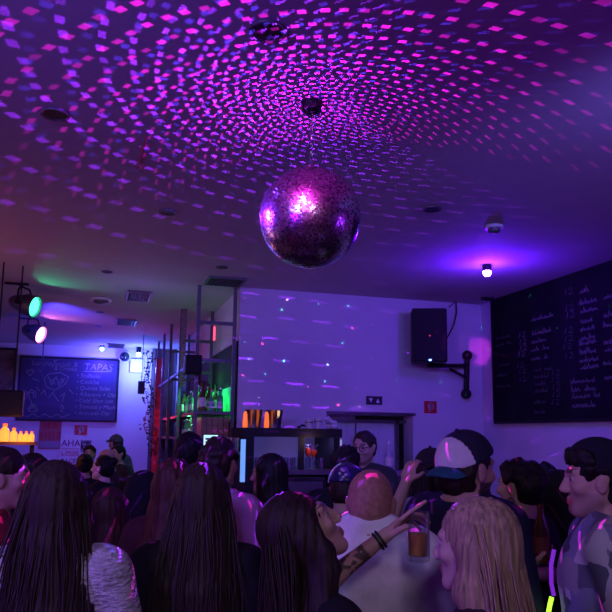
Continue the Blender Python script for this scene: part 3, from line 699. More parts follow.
# banner strip of pale letters, dark box speaker, red tube, red timber, ivy, black lantern
p = atY(182.5, 346, 9.60); o = empty('hanging_banner', (p[0], 9.60, 2.25), 'tall narrow hanging banner with a vertical row of pale letters by the shelf post', 'banner')
zb0, zb1 = float(atY(182, 386, 9.6)[2]), float(atY(184, 309, 9.6)[2])
MB().box((-0.035, -0.006, zb0-2.25), (0.045, 0.006, zb1-2.25)).build('banner_cloth', mat('banner_cloth', (0.20, 0.09, 0.14), 0.8), o)
k = MB(); rn = random.Random(4); n = 15
for i in range(n):
    z = zb0-2.25+0.05+(zb1-zb0-0.1)*i/n; L1 = [(-0.02, z), (0.028, z+0.028), (-0.02, z+0.05)] if i % 2 else [(0.028, z), (-0.02, z+0.01), (-0.02, z+0.045), (0.028, z+0.045)]
    strokes(k, (0, 0, 0), (1, 0, 0), (0, 0, 1), (0, -0.0075, 0), [L1], 0.009)
k.build('pale_letters', mat('mauve_letters', (0.34, 0.22, 0.28), 0.8), o)
p = atY(194, 374, 7.75); o = empty('box_speaker', (p[0], 7.75, p[2]), 'dark box speaker fixed on the near bar shelf post above the bottles', 'loudspeaker')
MB().box((-0.10, 0, 0), (0.085, 0.20, 0.215), 0, 0.015).build('speaker_cabinet', M['black'], o); MB().box((-0.085, -0.01, 0.015), (0.07, -0.001, 0.20)).build('grille', M['blackm'], o); MB().box((-0.03, 0.2, 0.06), (0.03, 0.225, 0.15)).build('bracket', M['black'], o)
p = atY(214.5, 336, 8.05); q = atY(214, 350, 8.05)
o = MB().tube([(0, 0, 0), (0.0, 0, 0.16)], 0.012, 8).build('red_tube_light', mat('red_tube', (0.3, 0, 0), 0.4, emit=(1, 0.05, 0.12), es=3), None, True); o.location = (p[0], 8.07, z1-0.19); tag(o, 'short glowing red tube lamp hanging from the near shelf crossbar', 'lamp')
a = atY(158, 345, 13.0); o = MB().box((-0.055, -0.03, 0), (0.055, 0.03, H-0.35), 0, 0.004).build('red_timber', M['redpanel']); q = atY(157.5, 400, 13.0); o.location = (q[0], 13.0, 0); tag(o, 'tall red lit timber board standing against the far end of the bar shelf', 'board')
a = atY(141, 394, 12.4); o = empty('black_lantern', (a[0], 12.4, a[2]), 'small black box lantern hanging at the far end of the bar', 'lantern')
MB().box((-0.055, -0.055, 0), (0.055, 0.055, 0.22), 0, 0.008).build('lantern_box', M['black'], o); MB().tube([(0, 0, 0.22), (0, 0, H-a[2]-0.001)], 0.006, 6).build('cord', M['black'], o)
o = empty('ivy_garland', (0, 0, 0), 'dark trailing ivy garland hanging by the far end of the bar', 'plant')
M['leaf'] = mat('ivy_leaf', (0.015, 0.03, 0.02), 0.6, var=0.3); rn = random.Random(8)
lv = MB(); st = MB()
for sx in (0, 1):
    pts = []
    for i in range(26):
        q = atY(146+sx*4+2.0*math.sin(i*0.6+sx)+ (i > 19)*(i-19)*0.8, 352+i*4.0, 12.6+0.1*sx); pts.append(Vector(q))
    st.tube(pts, 0.007, 5)
    for q in pts:
        for _ in range(4):
            c = q+Vector((rn.uniform(-.06, .06), rn.uniform(-.05, .05), rn.uniform(-.05, .05))); a1 = Vector((rn.uniform(-1, 1), rn.uniform(-1, 1), rn.uniform(-1, .4))).normalized()*0.05; b1 = a1.cross(Vector((rn.uniform(-1, 1), rn.uniform(-1, 1), 1))).normalized()*0.026
            lv.add([c, c+a1*0.5+b1, c+a1, c+a1*0.5-b1], [(0, 1, 2, 3)])
st.build('stem', M['dwood'], o, True); tag(lv.build('leaves', M['leaf'], o), kind='stuff')

# ------------------------------------------------------------------ back bar cabinet
YC = 7.2
ca, cb = atY(246, 427.5, YC), atY(340, 428, YC)
X0, X1, ZT = float(ca[0]), float(cb[0]), float(ca[2])
cab = empty('bar_cabinet', (X0, YC, 0), 'black back bar cabinet with open glass shelves and a pale lit edge', 'cabinet')
Wc = X1-X0; Dc = BACK-0.02-YC
zf = float(atY(290, 437, YC)[2]); zsh = float(atY(290, 470, YC)[2])
MB().box((-0.02, -0.015, zf), (Wc+0.02, Dc, ZT)).build('top', M['black'], cab)
MB().box((0, 0.0, 0), (0.09, Dc, zf-0.001)).build('side_panel', M['black'], cab); MB().box((Wc-0.07, 0.0, 0), (Wc, Dc, zf-0.001)).build('side_panel', M['black'], cab)
MB().box((0.091, Dc-0.02, 0), (Wc-0.071, Dc, zf-0.001)).build('back_panel', mat('cabinet_back', (0.34, 0.32, 0.42), 0.5), cab)
MB().box((Wc*0.56, 0.0, zsh+0.001), (Wc*0.56+0.055, 0.05, zf-0.001)).build('divider', M['black'], cab)
MB().box((0.091, 0.0, zsh-0.05), (Wc-0.071, Dc-0.021, zsh)).build('shelf_board', M['dsteel'], cab)
MB().box((0.091, 0.02, 0), (Wc-0.071, Dc-0.03, zsh-0.36)).build('base_unit', M['black'], cab)
MB().box((-0.045, -0.012, float(atY(245, 482, YC)[2])), (-0.001, 0.03, zf-0.03)).build('light_strip', mat('strip_light', (0.3, 0.5, 0.6), 0.4, emit=(0.16, 0.42, 1.0), es=0.8), cab)['label'] = 'pale blue lit edge strip'
MB().box((Wc+0.001, -0.012, zf-0.13), (Wc+0.02, 0.02, zf-0.02)).build('light_strip', mat('strip_light_dim', (0.4, 0.4, 0.5), 0.4, emit=(0.4, 0.45, 0.9), es=0.5), cab)
# dish washer front below the shelf
dw = empty('glass_washer', (X0+Wc*0.56, YC+0.02, zsh-0.359), 'dark glass washer with a steel handle in the back bar cabinet', 'glass washer')
MB().box((-0.26, -0.03, 0.001), (0.30, 0.4, 0.29), 0, 0.01).build('body', M['black'], dw); MB().box((-0.22, -0.045, 0.03), (0.26, -0.031, 0.24), 0, 0.005).build('door', M['dsteel'], dw)
h = MB(); h.tube([(-0.16, -0.046, 0.075), (-0.16, -0.075, 0.075), (0.20, -0.075, 0.075), (0.20, -0.046, 0.075)], 0.009, 8); h.build('handle', M['steel'], dw, True)
# glasses inside
def tumbler_proto(r, h, name='drinking_glass', g='glass'):
    b = MB(); b.lathe([(0, 0), (r*0.82, 0), (r, h), (r*0.93, h), (r*0.76, 0.012), (0, 0.012)], 14)
    return b.build(name, M[g], None, True, 50)
gp = tumbler_proto(0.036, 0.12); gq = tumbler_proto(0.03, 0.15)
first = [True, True]
def put_glass(which, loc, label, group):
    src = (gp, gq)[which]
    if first[which]: o = src; first[which] = False
    else: o = src.copy(); COL.objects.link(o)
    o.location = loc; tag(o, label, 'glass', group)
for r in range(2):
    for i in range(9):
        x = 0.16+i*(Wc-0.3)/8.4
        if abs(x-Wc*0.56-0.03) < 0.05 and r == 0: continue
        if 0.60*Wc < x < 0.80*Wc and r == 0: continue
        put_glass(0, (X0+x, YC+0.10+0.22*r, zsh+0.001), 'small clear tumbler in the rows inside the back bar cabinet', 'tumblers inside the back bar cabinet')
sd = empty('side_shelf', (X0-0.06, YC+0.35, 1.60), 'narrow side shelf of glasses left of the back bar cabinet', 'shelf')
MB().box((-0.13, -0.30, -0.03), (0.055, 0.34, 0)).build('board', M['dsteel'], sd); MB().box((-0.11, 0.2, -1.6), (-0.07, 0.24, -0.031)).build('leg', M['dsteel'], sd); MB().box((-0.11, -0.24, -1.6), (-0.07, -0.2, -0.031)).build('leg', M['dsteel'], sd)
for r in range(7):
    for c in range(2):
        put_glass(1, (X0-0.145+0.075*c, YC+0.11+0.085*r, 1.601), 'tall clear glass in the blue lit rows left of the back bar cabinet', 'tall glasses beside the cabinet')
lamp('glass_shelf_light', (X0-0.11, YC-0.1, 1.98), (0.15, 0.45, 1.0), 0.35, 0.03)
# two red cocktails
M['redliq'] = mat('red_cocktail', (0.95, 0.10, 0.02), 0.3)
for px, l, lib in ((308, 'balloon glass of orange red cocktail, left of the pair on the cabinet shelf', 0), (313.5, 'wide bowl glass of red cocktail, right of the pair on the cabinet shelf', 1)):
    q = atY(px, 467, YC+0.035+0.06*lib); o = empty('cocktail_glass', (q[0], q[1], zsh+0.001), l, 'cocktail')
    s = MB(); hh = float(atY(px, 445, YC)[2])-zsh
    s.lathe([(0, 0), (0.034, 0), (0.03, 0.005), (0.005, 0.012), (0.0045, hh*0.42), (0.012, hh*0.48), (0.036+0.008*lib, hh*0.66), (0.036+0.008*lib, hh*0.78), (0.030+0.012*lib, hh)], 16); s.build('stemmed_glass', M['glass'], o, True, 60)
    s = MB(); s.lathe([(0, hh*0.49), (0.012, hh*0.50), (0.034+0.008*lib, hh*0.67), (0.033+0.008*lib, hh*(0.88-0.1*lib)), (0, hh*(0.88-0.1*lib))], 16); s.build('drink', M['redliq'], o, True)
lamp('cocktail_fill', (X0+Wc*0.68, YC-0.12, zsh+0.30), (1.0, 0.55, 0.3), 0.8, 0.02)  # unseen lamp added to brighten the cocktails
lamp('cabinet_fill', (X0+Wc*0.3, YC+0.25, zf-0.06), (0.25, 0.22, 1.0), 1.6, 0.04)  # unseen blue lamps added to lighten the cabinet inside
lamp('cabinet_fill_right', (X0+Wc*0.72, YC+0.3, zf-0.06), (0.25, 0.22, 1.0), 1.2, 0.04)
# on top of the cabinet
for px, l in ((253.5, 'left steel ice bucket with grooved sides on top of the back bar cabinet'), (274, 'right steel ice bucket with grooved sides on top of the back bar cabinet')):
    q = atY(px, 427, YC+0.16); o = empty('ice_bucket', (q[0], q[1], ZT+0.001), l, 'ice bucket'); hh = 0.185
    b = MB(); n = 36; prof = [(0, 0.0), (0.070, 0.0), (0.093, hh), (0.098, hh+0.004), (0.090, hh+0.004), (0.068, 0.01), (0, 0.01)]
    b.lathe(prof, n)
    for v in range(len(b.v)):
        x, y, z = b.v[v]; a = math.atan2(y, x); rr_ = math.hypot(x, y)
        if rr_ > 0.05: kk = 1+0.03*math.cos(12*a); b.v[v] = (x*kk, y*kk, z)
    b.build('pail', M['steel'], o, True, 60)
    h = MB(); h.tube([(-0.098, 0, hh*0.9), (-0.112, 0, hh*0.8), (-0.098, 0, hh*0.68)], 0.006, 6); h.tube([(0.095, 0, hh*0.9), (0.110, 0, hh*0.8), (0.095, 0, hh*0.68)], 0.006, 6); h.build('handle', M['steel'], o, True)
for px, l in ((245, 'glowing amber lamp bottle left of both ice buckets on the cabinet'), (266.5, 'glowing amber lamp bottle between the two ice buckets on the cabinet')):  # glowing shapes added for the orange streaks on the buckets
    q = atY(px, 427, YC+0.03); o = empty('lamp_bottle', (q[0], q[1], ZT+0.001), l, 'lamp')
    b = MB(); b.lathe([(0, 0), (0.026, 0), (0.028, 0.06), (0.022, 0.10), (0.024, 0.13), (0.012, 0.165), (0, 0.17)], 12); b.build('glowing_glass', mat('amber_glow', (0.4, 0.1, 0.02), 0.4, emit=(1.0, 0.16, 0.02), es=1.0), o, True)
    lamp('amber_fill', (q[0]+0.05, q[1]-0.04, ZT+0.1), (1, 0.25, 0.04), 0.05, 0.02)  # small unseen lamp added to spread the amber glow
for px, hh, l in ((309, 0.10, 'left pale cup on top of the back bar cabinet'), (318, 0.115, 'middle wide pale cup on top of the back bar cabinet')):
    q = atY(px, 427, YC+0.12); o = empty('cup', (q[0], q[1], ZT+0.001), l, 'cup')
    b = MB(); b.lathe([(0, 0), (0.036, 0), (0.045, hh), (0.041, hh), (0.033, 0.008), (0, 0.008)], 20); b.build('cup_body', M['label'], o, True, 50)
    b = MB(); b.lathe([(0.0455, hh*0.62), (0.048, hh*0.62), (0.0485, hh*0.72), (0.0455, hh*0.72)], 20); b.build('band', M['dsteel'], o, True)
q = atY(331, 427, YC+0.12); o = empty('napkin_stack', (q[0], q[1], ZT+0.001), 'crumpled white napkins on the right of the cabinet top', 'napkins'); rn = random.Random(2)
b = MB()
for i in range(6):
    bm = bmesh.new(); bmesh.ops.create_icosphere(bm, subdivisions=2, radius=0.035)
    for v in bm.verts: v.co = Vector((v.co.x*1.2, v.co.y, v.co.z*0.8))*(1+rn.uniform(-.25, .25)); v.co.z = max(v.co.z, -0.02)
    b.bm(bm, 0, Matrix.Translation((rn.uniform(-.06, .06), rn.uniform(-.03, .03), 0.021+0.016*i*(i > 2))))
b.build('napkins', M['white'], o)
q = atY(300, 427, YC+0.1); o = MB().tube([(0, 0, 0.012), (0.03, 0.0, 0.016), (0.05, 0, 0.035), (0.085, 0, 0.028)], 0.012, 8).build('dark_ladle', M['black'], None, True); o.location = (q[0]-0.03, q[1], ZT+0.001); tag(o, 'small dark bar tool lying between the buckets and the cups', 'bar tool')

# fridge in front of the lift with the clear bottle on top
fz = float(atY(388, 470, 7.35)[2]); q = atY(388, 470, 7.35)
o = empty('bar_fridge', (float(q[0])+0.05, 7.35, 0), 'low grey bar fridge standing in front of the lift door', 'fridge')
MB().box((-0.42, -0.2, 0.02), (0.42, 0.25, fz), 0, 0.012).build('body', M['steel'], o); MB().box((-0.40, -0.23, 0.08), (0.40, -0.205, fz-0.05), 0, 0.008).build('door', M['dsteel'], o); MB().tube([(0.34, -0.25, fz-0.45), (0.34, -0.25, fz-0.15)], 0.012, 8).build('handle', M['steel'], o, True)
vb = empty('bottle', (q[0], 7.32, fz+0.001), 'single tall clear spirit bottle in front of the lift door', 'bottle')
b = MB(); b.lathe([(0, 0), (0.042, 0), (0.045, 0.01), (0.045, 0.17), (0.03, 0.20), (0.017, 0.225), (0.016, 0.29), (0, 0.29)], 20); b.build('glass', mat('frosted_glass', (0.75, 0.72, 0.85), 0.25, trans=0.4), vb, True, 50)
b = MB(); b.lathe([(0, 0.285), (0.018, 0.285), (0.018, 0.32), (0, 0.32)], 14); b.build('cap', M['white'], vb, True); b = MB(); b.lathe([(0.0455, 0.05), (0.0465, 0.05), (0.0465, 0.14), (0.0455, 0.14)], 20); b.build('paper_label', M['label'], vb, True)

# bar counter hidden behind the crowd, side counter with a tablet
o = empty('bar_counter', (2.42, 4.66, 0), 'dark bar counter behind the crowd where the barman stands', 'bar counter')
MB().box((-1.25, -0.18, 0.0), (1.25, 0.2, 1.05)).build('counter_front', M['dwood'], o); MB().box((-1.3, -0.26, 1.051), (1.3, 0.25, 1.10), 0, 0.01).build('worktop', M['wood'], o)
o = empty('side_counter', (1.17, 6.75, 0), 'dark side counter in front of the bar shelf', 'bar counter')
MB().box((-0.22, -0.35, 0), (0.22, 0.35, 1.05)).build('counter_front', M['dwood'], o); MB().box((-0.25, -0.38, 1.051), (0.25, 0.38, 1.09)).build('worktop', M['wood'], o)
q = atY(210.5, 440, 6.6); o = empty('tablet_till', (q[0], 6.6, 1.091), 'small bright tablet till screen behind the two dark heads at the bar', 'till')
MB().box((-0.07, -0.05, 0), (0.07, 0.05, 0.015)).build('foot', M['black'], o); MB().tube([(0, 0, 0.015), (0, 0, q[2]-1.091-0.05)], 0.014, 8).build('pole', M['black'], o, True)
zz = q[2]-1.091
MB().box((-0.075, -0.012, zz-0.055), (0.075, 0.012, zz+0.055), 0, 0.006).build('tablet', M['black'], o)
k = MB(); k.box((-0.066, -0.016, zz-0.046), (0.066, -0.0125, zz+0.046)); k.build('screen', mat('tablet_screen', (0.1, 0.2, 0.2), 0.3, emit=(0.45, 0.75, 0.95), es=1.3, var=0.2, scale=30), o)
k = MB(); k.box((-0.05, -0.018, zz+0.0), (0.03, -0.0165, zz+0.02)); k.box((-0.05, -0.018, zz-0.03), (0.0, -0.0165, zz-0.012)); k.build('screen_boxes', M['dsteel'], o)

# ------------------------------------------------------------------ left edge: hanging dark box, shelf and glowing bottles
YL = 7.6
a, b = atY(-30, 389, YL), atY(22, 417, YL)
o = empty('hanging_screen', ((a[0]+b[0])/2, YL, b[2]), 'black box screen hanging over the glowing bottle lamps at the left edge', 'screen')
W, Hh = b[0]-a[0], a[2]-b[2]
MB().box((-W/2, -0.03, 0), (W/2, 0.12, Hh), 0, 0.012).build('casing', M['black'], o); MB().box((-W/2+0.02, -0.036, 0.02), (W/2-0.02, -0.031, Hh-0.02)).build('screen_glass', M['dglass'], o)
for x in (-W*0.3, W*0.3): MB().tube([(x, 0.05, Hh), (x, 0.05, H-b[2]-0.001)], 0.008, 6).build('hanger', M['black'], o)
a, b = atY(-14, 441, YL), atY(37, 442, YL); zsf = float(b[2])
o = empty('wall_shelf', ((a[0]+b[0])/2, YL, zsf), 'dark shelf board carrying the row of glowing bottle lamps', 'shelf'); W = b[0]-a[0]
MB().box((-W/2, -0.08, -0.03), (W/2, 0.10, 0)).build('board', M['dwood'], o)
for x in (-W*0.4, W*0.4): MB().box((x-0.02, 0.03, -zsf), (x+0.02, 0.07, -0.031)).build('leg', M['black'], o)
M['amber'] = mat('amber_bottle_glow', (0.5, 0.15, 0.02), 0.3, emit=(1.0, 0.13, 0.015), es=1.4)
M['amber2'] = mat('amber_bottle_core', (0.5, 0.2, 0.02), 0.3, emit=(1.0, 0.27, 0.035), es=1.8)
src = None
for px, s, l in ((4, 1.12, 'leftmost and largest of the five glowing amber bottle lamps'), (13.2, 0.86, 'second glowing amber bottle lamp from the left on the shelf'), (20.3, 0.66, 'middle one of the five glowing amber bottle lamps on the shelf'), (25.8, 0.66, 'fourth glowing amber bottle lamp from the left on the shelf'), (31.3, 0.66, 'rightmost of the five glowing amber bottle lamps on the shelf')):
    q = atY(px, 441, YL)
    if src is None:
        src = o = bpy.data.objects.new('bottle_lamp', None); COL.objects.link(o)
        k = MB(); k.lathe([(0, 0), (0.038, 0), (0.040, 0.015), (0.040, 0.09), (0.030, 0.115), (0.016, 0.125), (0.016, 0.135), (0, 0.135)], 16); k.build('glowing_glass', M['amber2'], o, True, 50)
        k = MB(); k.lathe([(0, 0.134), (0.02, 0.134), (0.02, 0.158), (0, 0.16)], 12); k.build('stopper', M['amber'], o, True)
    else: o = copy_tree(src)
    o.location = (q[0], YL, zsf+0.001); o.scale = (s, s, s); tag(o, l, 'lamp', 'glowing bottle lamps')
lamp('amber_shelf_light', tuple(atY(18, 434, YL-0.2)), (1.0, 0.20, 0.06), 5, 0.12)
# ------------------------------------------------------------------ people: smooth signed-distance bodies meshed with surface nets
f32 = np.float32
def axis(lo, hi, h, fine=()):
    """coordinates from lo to hi with step h, finer inside the given (lo,hi,step) spans"""
    x = lo; out = [lo]
    while x < hi:
        st = h
        for a, b, s in fine:
            if a <= x+1e-6 < b: st = min(st, s)
            elif x < a < x+st: st = min(st, max(a-x, 1e-3))
        x += st; out.append(x)
    return np.array(out, f32)

class Grid:
    def __init__(s, xs, ys, zs):
        s.ax = (xs, ys, zs); s.D = np.full((len(xs), len(ys), len(zs)), 0.6, f32)
    def sub(s, lo, hi):
        sl = []
        for a, l, h in zip(s.ax, lo, hi):
            i0 = max(0, int(np.searchsorted(a, l))-1); i1 = min(len(a), int(np.searchsorted(a, h))+1); sl.append(slice(i0, max(i1, i0)))
        return tuple(sl)
    def pts(s, sl):
        return s.ax[0][sl[0]][:, None, None], s.ax[1][sl[1]][None, :, None], s.ax[2][sl[2]][None, None, :]
    def put(s, lo, hi, fn, k, op='add'):
        m = k+0.035; sl = s.sub([l-m for l in lo], [h+m for h in hi])
        if any(q.stop <= q.start for q in sl): return
        X, Y, Z = s.pts(sl); d = fn(X, Y, Z).astype(f32); D = s.D[sl]
        if op == 'add':
            h = np.clip(0.5+0.5*(D-d)/max(k, 1e-5), 0, 1); s.D[sl] = D+(d-D)*h-k*h*(1-h)
        else:
            d = -d; h = np.clip(0.5-0.5*(D-d)/max(k, 1e-5), 0, 1); s.D[sl] = D+(d-D)*h+k*h*(1-h)
    def prim(s, p, infl=0.0):
        op = p.get('op', 'add'); k = p.get('k', 0.02)
        if p['t'] == 'cap':
            a, b = np.asarray(p['a'], float), np.asarray(p['b'], float); ra, rb = p['ra']+infl, p['rb']+infl; ba = b-a; L2 = max(float(ba@ba), 1e-9); R_ = max(ra, rb)
            def fn(X, Y, Z):
                px, py, pz = X-f32(a[0]), Y-f32(a[1]), Z-f32(a[2])
                t = np.clip((px*f32(ba[0])+py*f32(ba[1])+pz*f32(ba[2]))/f32(L2), 0, 1)
                return np.sqrt((px-t*f32(ba[0]))**2+(py-t*f32(ba[1]))**2+(pz-t*f32(ba[2]))**2)-(f32(ra)+t*f32(rb-ra))
            s.put(np.minimum(a, b)-R_, np.maximum(a, b)+R_, fn, k, op)
        else:
            c = np.asarray(p['c'], float); r = np.asarray(p['r'], float)+infl; Q = np.asarray(p.get('Q', np.eye(3)), float)   # columns = axes
            ext = np.sqrt(((Q*r[None, :])**2).sum(1))
            cut = p.get('cut')
            def fn(X, Y, Z):
                px, py, pz = X-f32(c[0]), Y-f32(c[1]), Z-f32(c[2])
                q = [px*f32(Q[0, i])+py*f32(Q[1, i])+pz*f32(Q[2, i]) for i in range(3)]
                k0 = np.sqrt(sum((q[i]/f32(r[i]))**2 for i in range(3)))+f32(1e-6); k1 = np.sqrt(sum((q[i]/f32(r[i]**2))**2 for i in range(3)))+f32(1e-6)
                d = k0*(k0-1)/k1
                if cut is not None:
                    d = np.maximum(d, cut(*q))
                return d
            s.put(c-ext, c+ext, fn, k, op)
    def cut(s, fn):
        X, Y, Z = s.pts((slice(None),)*3); s.D = np.maximum(s.D, fn(X, Y, Z).astype(f32))
    def mesh(s):
        D = s.D
        for a in range(3):
            i = [slice(None)]*3; i[a] = 0; D[tuple(i)] = np.maximum(D[tuple(i)], 0.01); i[a] = -1; D[tuple(i)] = np.maximum(D[tuple(i)], 0.01)
        I = D < 0; n = [q-1 for q in D.shape]
        cnt = np.zeros(n, np.int8)
        for dx in (0, 1):
            for dy in (0, 1):
                for dz in (0, 1): cnt += I[dx:dx+n[0], dy:dy+n[1], dz:dz+n[2]]
        act = (cnt > 0) & (cnt < 8); ijk = np.argwhere(act)
        if len(ijk) == 0: return np.zeros((0, 3)), np.zeros((0, 4), int)
        vid = np.full(n, -1, np.int32); vid[act] = np.arange(len(ijk))
        C = [(dx, dy, dz) for dx in (0, 1) for dy in (0, 1) for dz in (0, 1)]
        val = np.stack([D[ijk[:, 0]+c[0], ijk[:, 1]+c[1], ijk[:, 2]+c[2]] for c in C], 1)
        pos = np.stack([np.stack([s.ax[a][ijk[:, a]+c[a]] for a in range(3)], 1) for c in C], 1)
        acc = np.zeros((len(ijk), 3), f32); num = np.zeros((len(ijk), 1), f32)
        for i in range(8):
            for a in range(3):
                if C[i][a]: continue
                c2 = list(C[i]); c2[a] = 1; j = C.index(tuple(c2)); va, vb = val[:, i], val[:, j]; mk = (va < 0) != (vb < 0)
                t = np.where(mk, va/np.where(mk, va-vb, 1), 0)[:, None]; p = pos[:, i]+(pos[:, j]-pos[:, i])*t
                acc += p*mk[:, None]; num += mk[:, None]
        V = acc/np.maximum(num, 1); Fs = []
        for a in range(3):
            b, c = (a+1) % 3, (a+2) % 3
            s0 = [slice(None)]*3; s1 = [slice(None)]*3; s0[a] = slice(0, -1); s1[a] = slice(1, None)
            A, B = I[tuple(s0)], I[tuple(s1)]; e = np.argwhere(A != B); sg = A[tuple(e.T)]
            ok = (e[:, b] > 0) & (e[:, b] < D.shape[b]-1) & (e[:, c] > 0) & (e[:, c] < D.shape[c]-1); e, sg = e[ok], sg[ok]
            def cell(ob, oc):
                q = e.copy(); q[:, b] += ob; q[:, c] += oc; return vid[tuple(q.T)]
            f = np.stack([cell(-1, -1), cell(0, -1), cell(0, 0), cell(-1, 0)], 1); f[~sg] = f[~sg][:, ::-1]; Fs.append(f)
        return V, np.concatenate(Fs)

def np_mesh(name, V, Fq, mats, parent, colors=None, smooth_it=1):
    if smooth_it and len(V):
        for _ in range(smooth_it):
            acc = np.zeros_like(V); n = np.zeros((len(V), 1), f32)
            for i in range(4):
                j = (i+1) % 4
                np.add.at(acc, Fq[:, i], V[Fq[:, j]]); np.add.at(n, Fq[:, i], 1); np.add.at(acc, Fq[:, j], V[Fq[:, i]]); np.add.at(n, Fq[:, j], 1)
            V = V*0.5+0.5*acc/np.maximum(n, 1)
    me = bpy.data.meshes.new(name)
    me.vertices.add(len(V)); me.vertices.foreach_set('co', V.astype(np.float32).ravel())
    me.loops.add(len(Fq)*4); me.loops.foreach_set('vertex_index', Fq.astype(np.int32).ravel())
    me.polygons.add(len(Fq)); me.polygons.foreach_set('loop_start', np.arange(0, len(Fq)*4, 4, dtype=np.int32)); me.polygons.foreach_set('use_smooth', np.ones(len(Fq), bool))
    me.update(calc_edges=True)
    for m in (mats if isinstance(mats, (list, tuple)) else [mats]): me.materials.append(m)
    if colors is not None:
        ca = me.color_attributes.new('tone', 'FLOAT_COLOR', 'POINT'); ca.data.foreach_set('color', np.concatenate([colors, np.ones((len(V), 1))], 1).astype(np.float32).ravel())
    o = bpy.data.objects.new(name, me); COL.objects.link(o)
    if parent is not None: o.parent = parent
    return o

def wob(V, seed, freq, amp):
    """smooth pseudo noise from a few sines"""
    rs = np.random.RandomState(seed); out = np.zeros(len(V))
    for i in range(6):
        k = rs.normal(0, 1, 3)*np.asarray(freq)*(1+0.5*i); out += np.sin(V@k+rs.uniform(0, 6.28))/(1+0.4*i)
    return out*amp/2.5

def normals(V, Fq):
    n = np.cross(V[Fq[:, 2]]-V[Fq[:, 0]], V[Fq[:, 3]]-V[Fq[:, 1]]); N = np.zeros_like(V)
    for i in range(4): np.add.at(N, Fq[:, i], n)
    return N/np.maximum(np.linalg.norm(N, axis=1, keepdims=True), 1e-9)

def rot(ax, deg):
    c, s = math.cos(R(deg)), math.sin(R(deg))
    return np.array({'x': [[1, 0, 0], [0, c, -s], [0, s, c]], 'y': [[c, 0, s], [0, 1, 0], [-s, 0, c]], 'z': [[c, -s, 0], [s, c, 0], [0, 0, 1]]}[ax])

SKINM = mat('skin', (0.5, 0.32, 0.25), 0.55, attr='tone', spec=0.35)
HAIRM = {}
def hair_mat(c):
    if c not in HAIRM: HAIRM[c] = mat('hair', c, 0.58, var=0.45, scale=90, bump=0.2, stretch=(1, 1, 0.06), spec=0.3)
    return HAIRM[c]
CLOTH = {}
def cloth_mat(c, sc=14):
    if c not in CLOTH: CLOTH[c] = mat('cloth', c, 0.85, var=0.12, scale=sc, bump=0.35, spec=0.25)
    return CLOTH[c]
SHOE = mat('shoe_leather', (0.03, 0.025, 0.025), 0.5)
EYEW = mat('eye_white', (0.42, 0.38, 0.37), 0.4); IRIS = mat('eye_iris', (0.03, 0.02, 0.015), 0.15)
STRAP = mat('strap_black', (0.015, 0.015, 0.018), 0.5)

def two_bone(S_, W_, l1, l2, pole):
    S_, W_, pole = map(lambda q: np.asarray(q, float), (S_, W_, pole)); d = W_-S_; L = np.linalg.norm(d); L_ = min(L, (l1+l2)*0.995); d = d/L
    W2 = S_+d*L_; a = (l1*l1-l2*l2+L_*L_)/(2*L_); h = math.sqrt(max(l1*l1-a*a, 0)); pl = pole-d*(pole@d); pl /= max(np.linalg.norm(pl), 1e-6)
    return S_+d*a+pl*h, W2

def hand_prims(Wr, dirv_, pn, side, curl=25, s=1.0):
    """palm and five bent fingers; dirv_ = wrist to knuckles, pn = palm normal, side = +1 right / -1 left"""
    d = np.asarray(dirv_, float); d /= np.linalg.norm(d); pn = np.asarray(pn, float); pn = pn-d*(pn@d); pn /= np.linalg.norm(pn)
    x = np.cross(d, pn)*side; out = []; Wr = np.asarray(Wr, float)     # x points to the thumb side
    Q = np.stack([x, d, pn], 1)
    out.append(dict(t='ell', c=Wr+d*0.048*s, r=(0.040*s, 0.052*s, 0.015*s), Q=Q, k=0.015))
    for off, ln, rad in ((0.029, 0.072, 0.0085), (0.010, 0.080, 0.009), (-0.009, 0.074, 0.0085), (-0.027, 0.058, 0.0075)):
        p = Wr+d*0.085*s+x*off*s; dr = d.copy(); 
        for j, fr in enumerate((0.45, 0.32, 0.25)):
            c = math.cos(R(curl*(0.6+0.5*j))); sn = math.sin(R(curl*(0.6+0.5*j))); dr = dr*c+pn*sn if j == 0 else (dr*math.cos(R(curl))+np.cross(x, dr)*math.sin(R(curl))*(1 if np.cross(x, dr)@pn > 0 else -1)); dr /= np.linalg.norm(dr)
            q = p+dr*ln*fr*s; out.append(dict(t='cap', a=p, b=q, ra=rad*s*(1-0.08*j), rb=rad*s*(0.92-0.08*j), k=0.004)); p = q
    p = Wr+d*0.022*s+x*0.028*s; dr = d*0.62+x*0.72+pn*0.3; dr /= np.linalg.norm(dr)
    q = p+dr*0.036*s; out.append(dict(t='cap', a=p, b=q, ra=0.013*s, rb=0.0105*s, k=0.01)); dr = dr*0.75+d*0.5+pn*0.15; dr /= np.linalg.norm(dr); out.append(dict(t='cap', a=q, b=q+dr*0.03*s, ra=0.0105*s, rb=0.008*s, k=0.004))
    return out

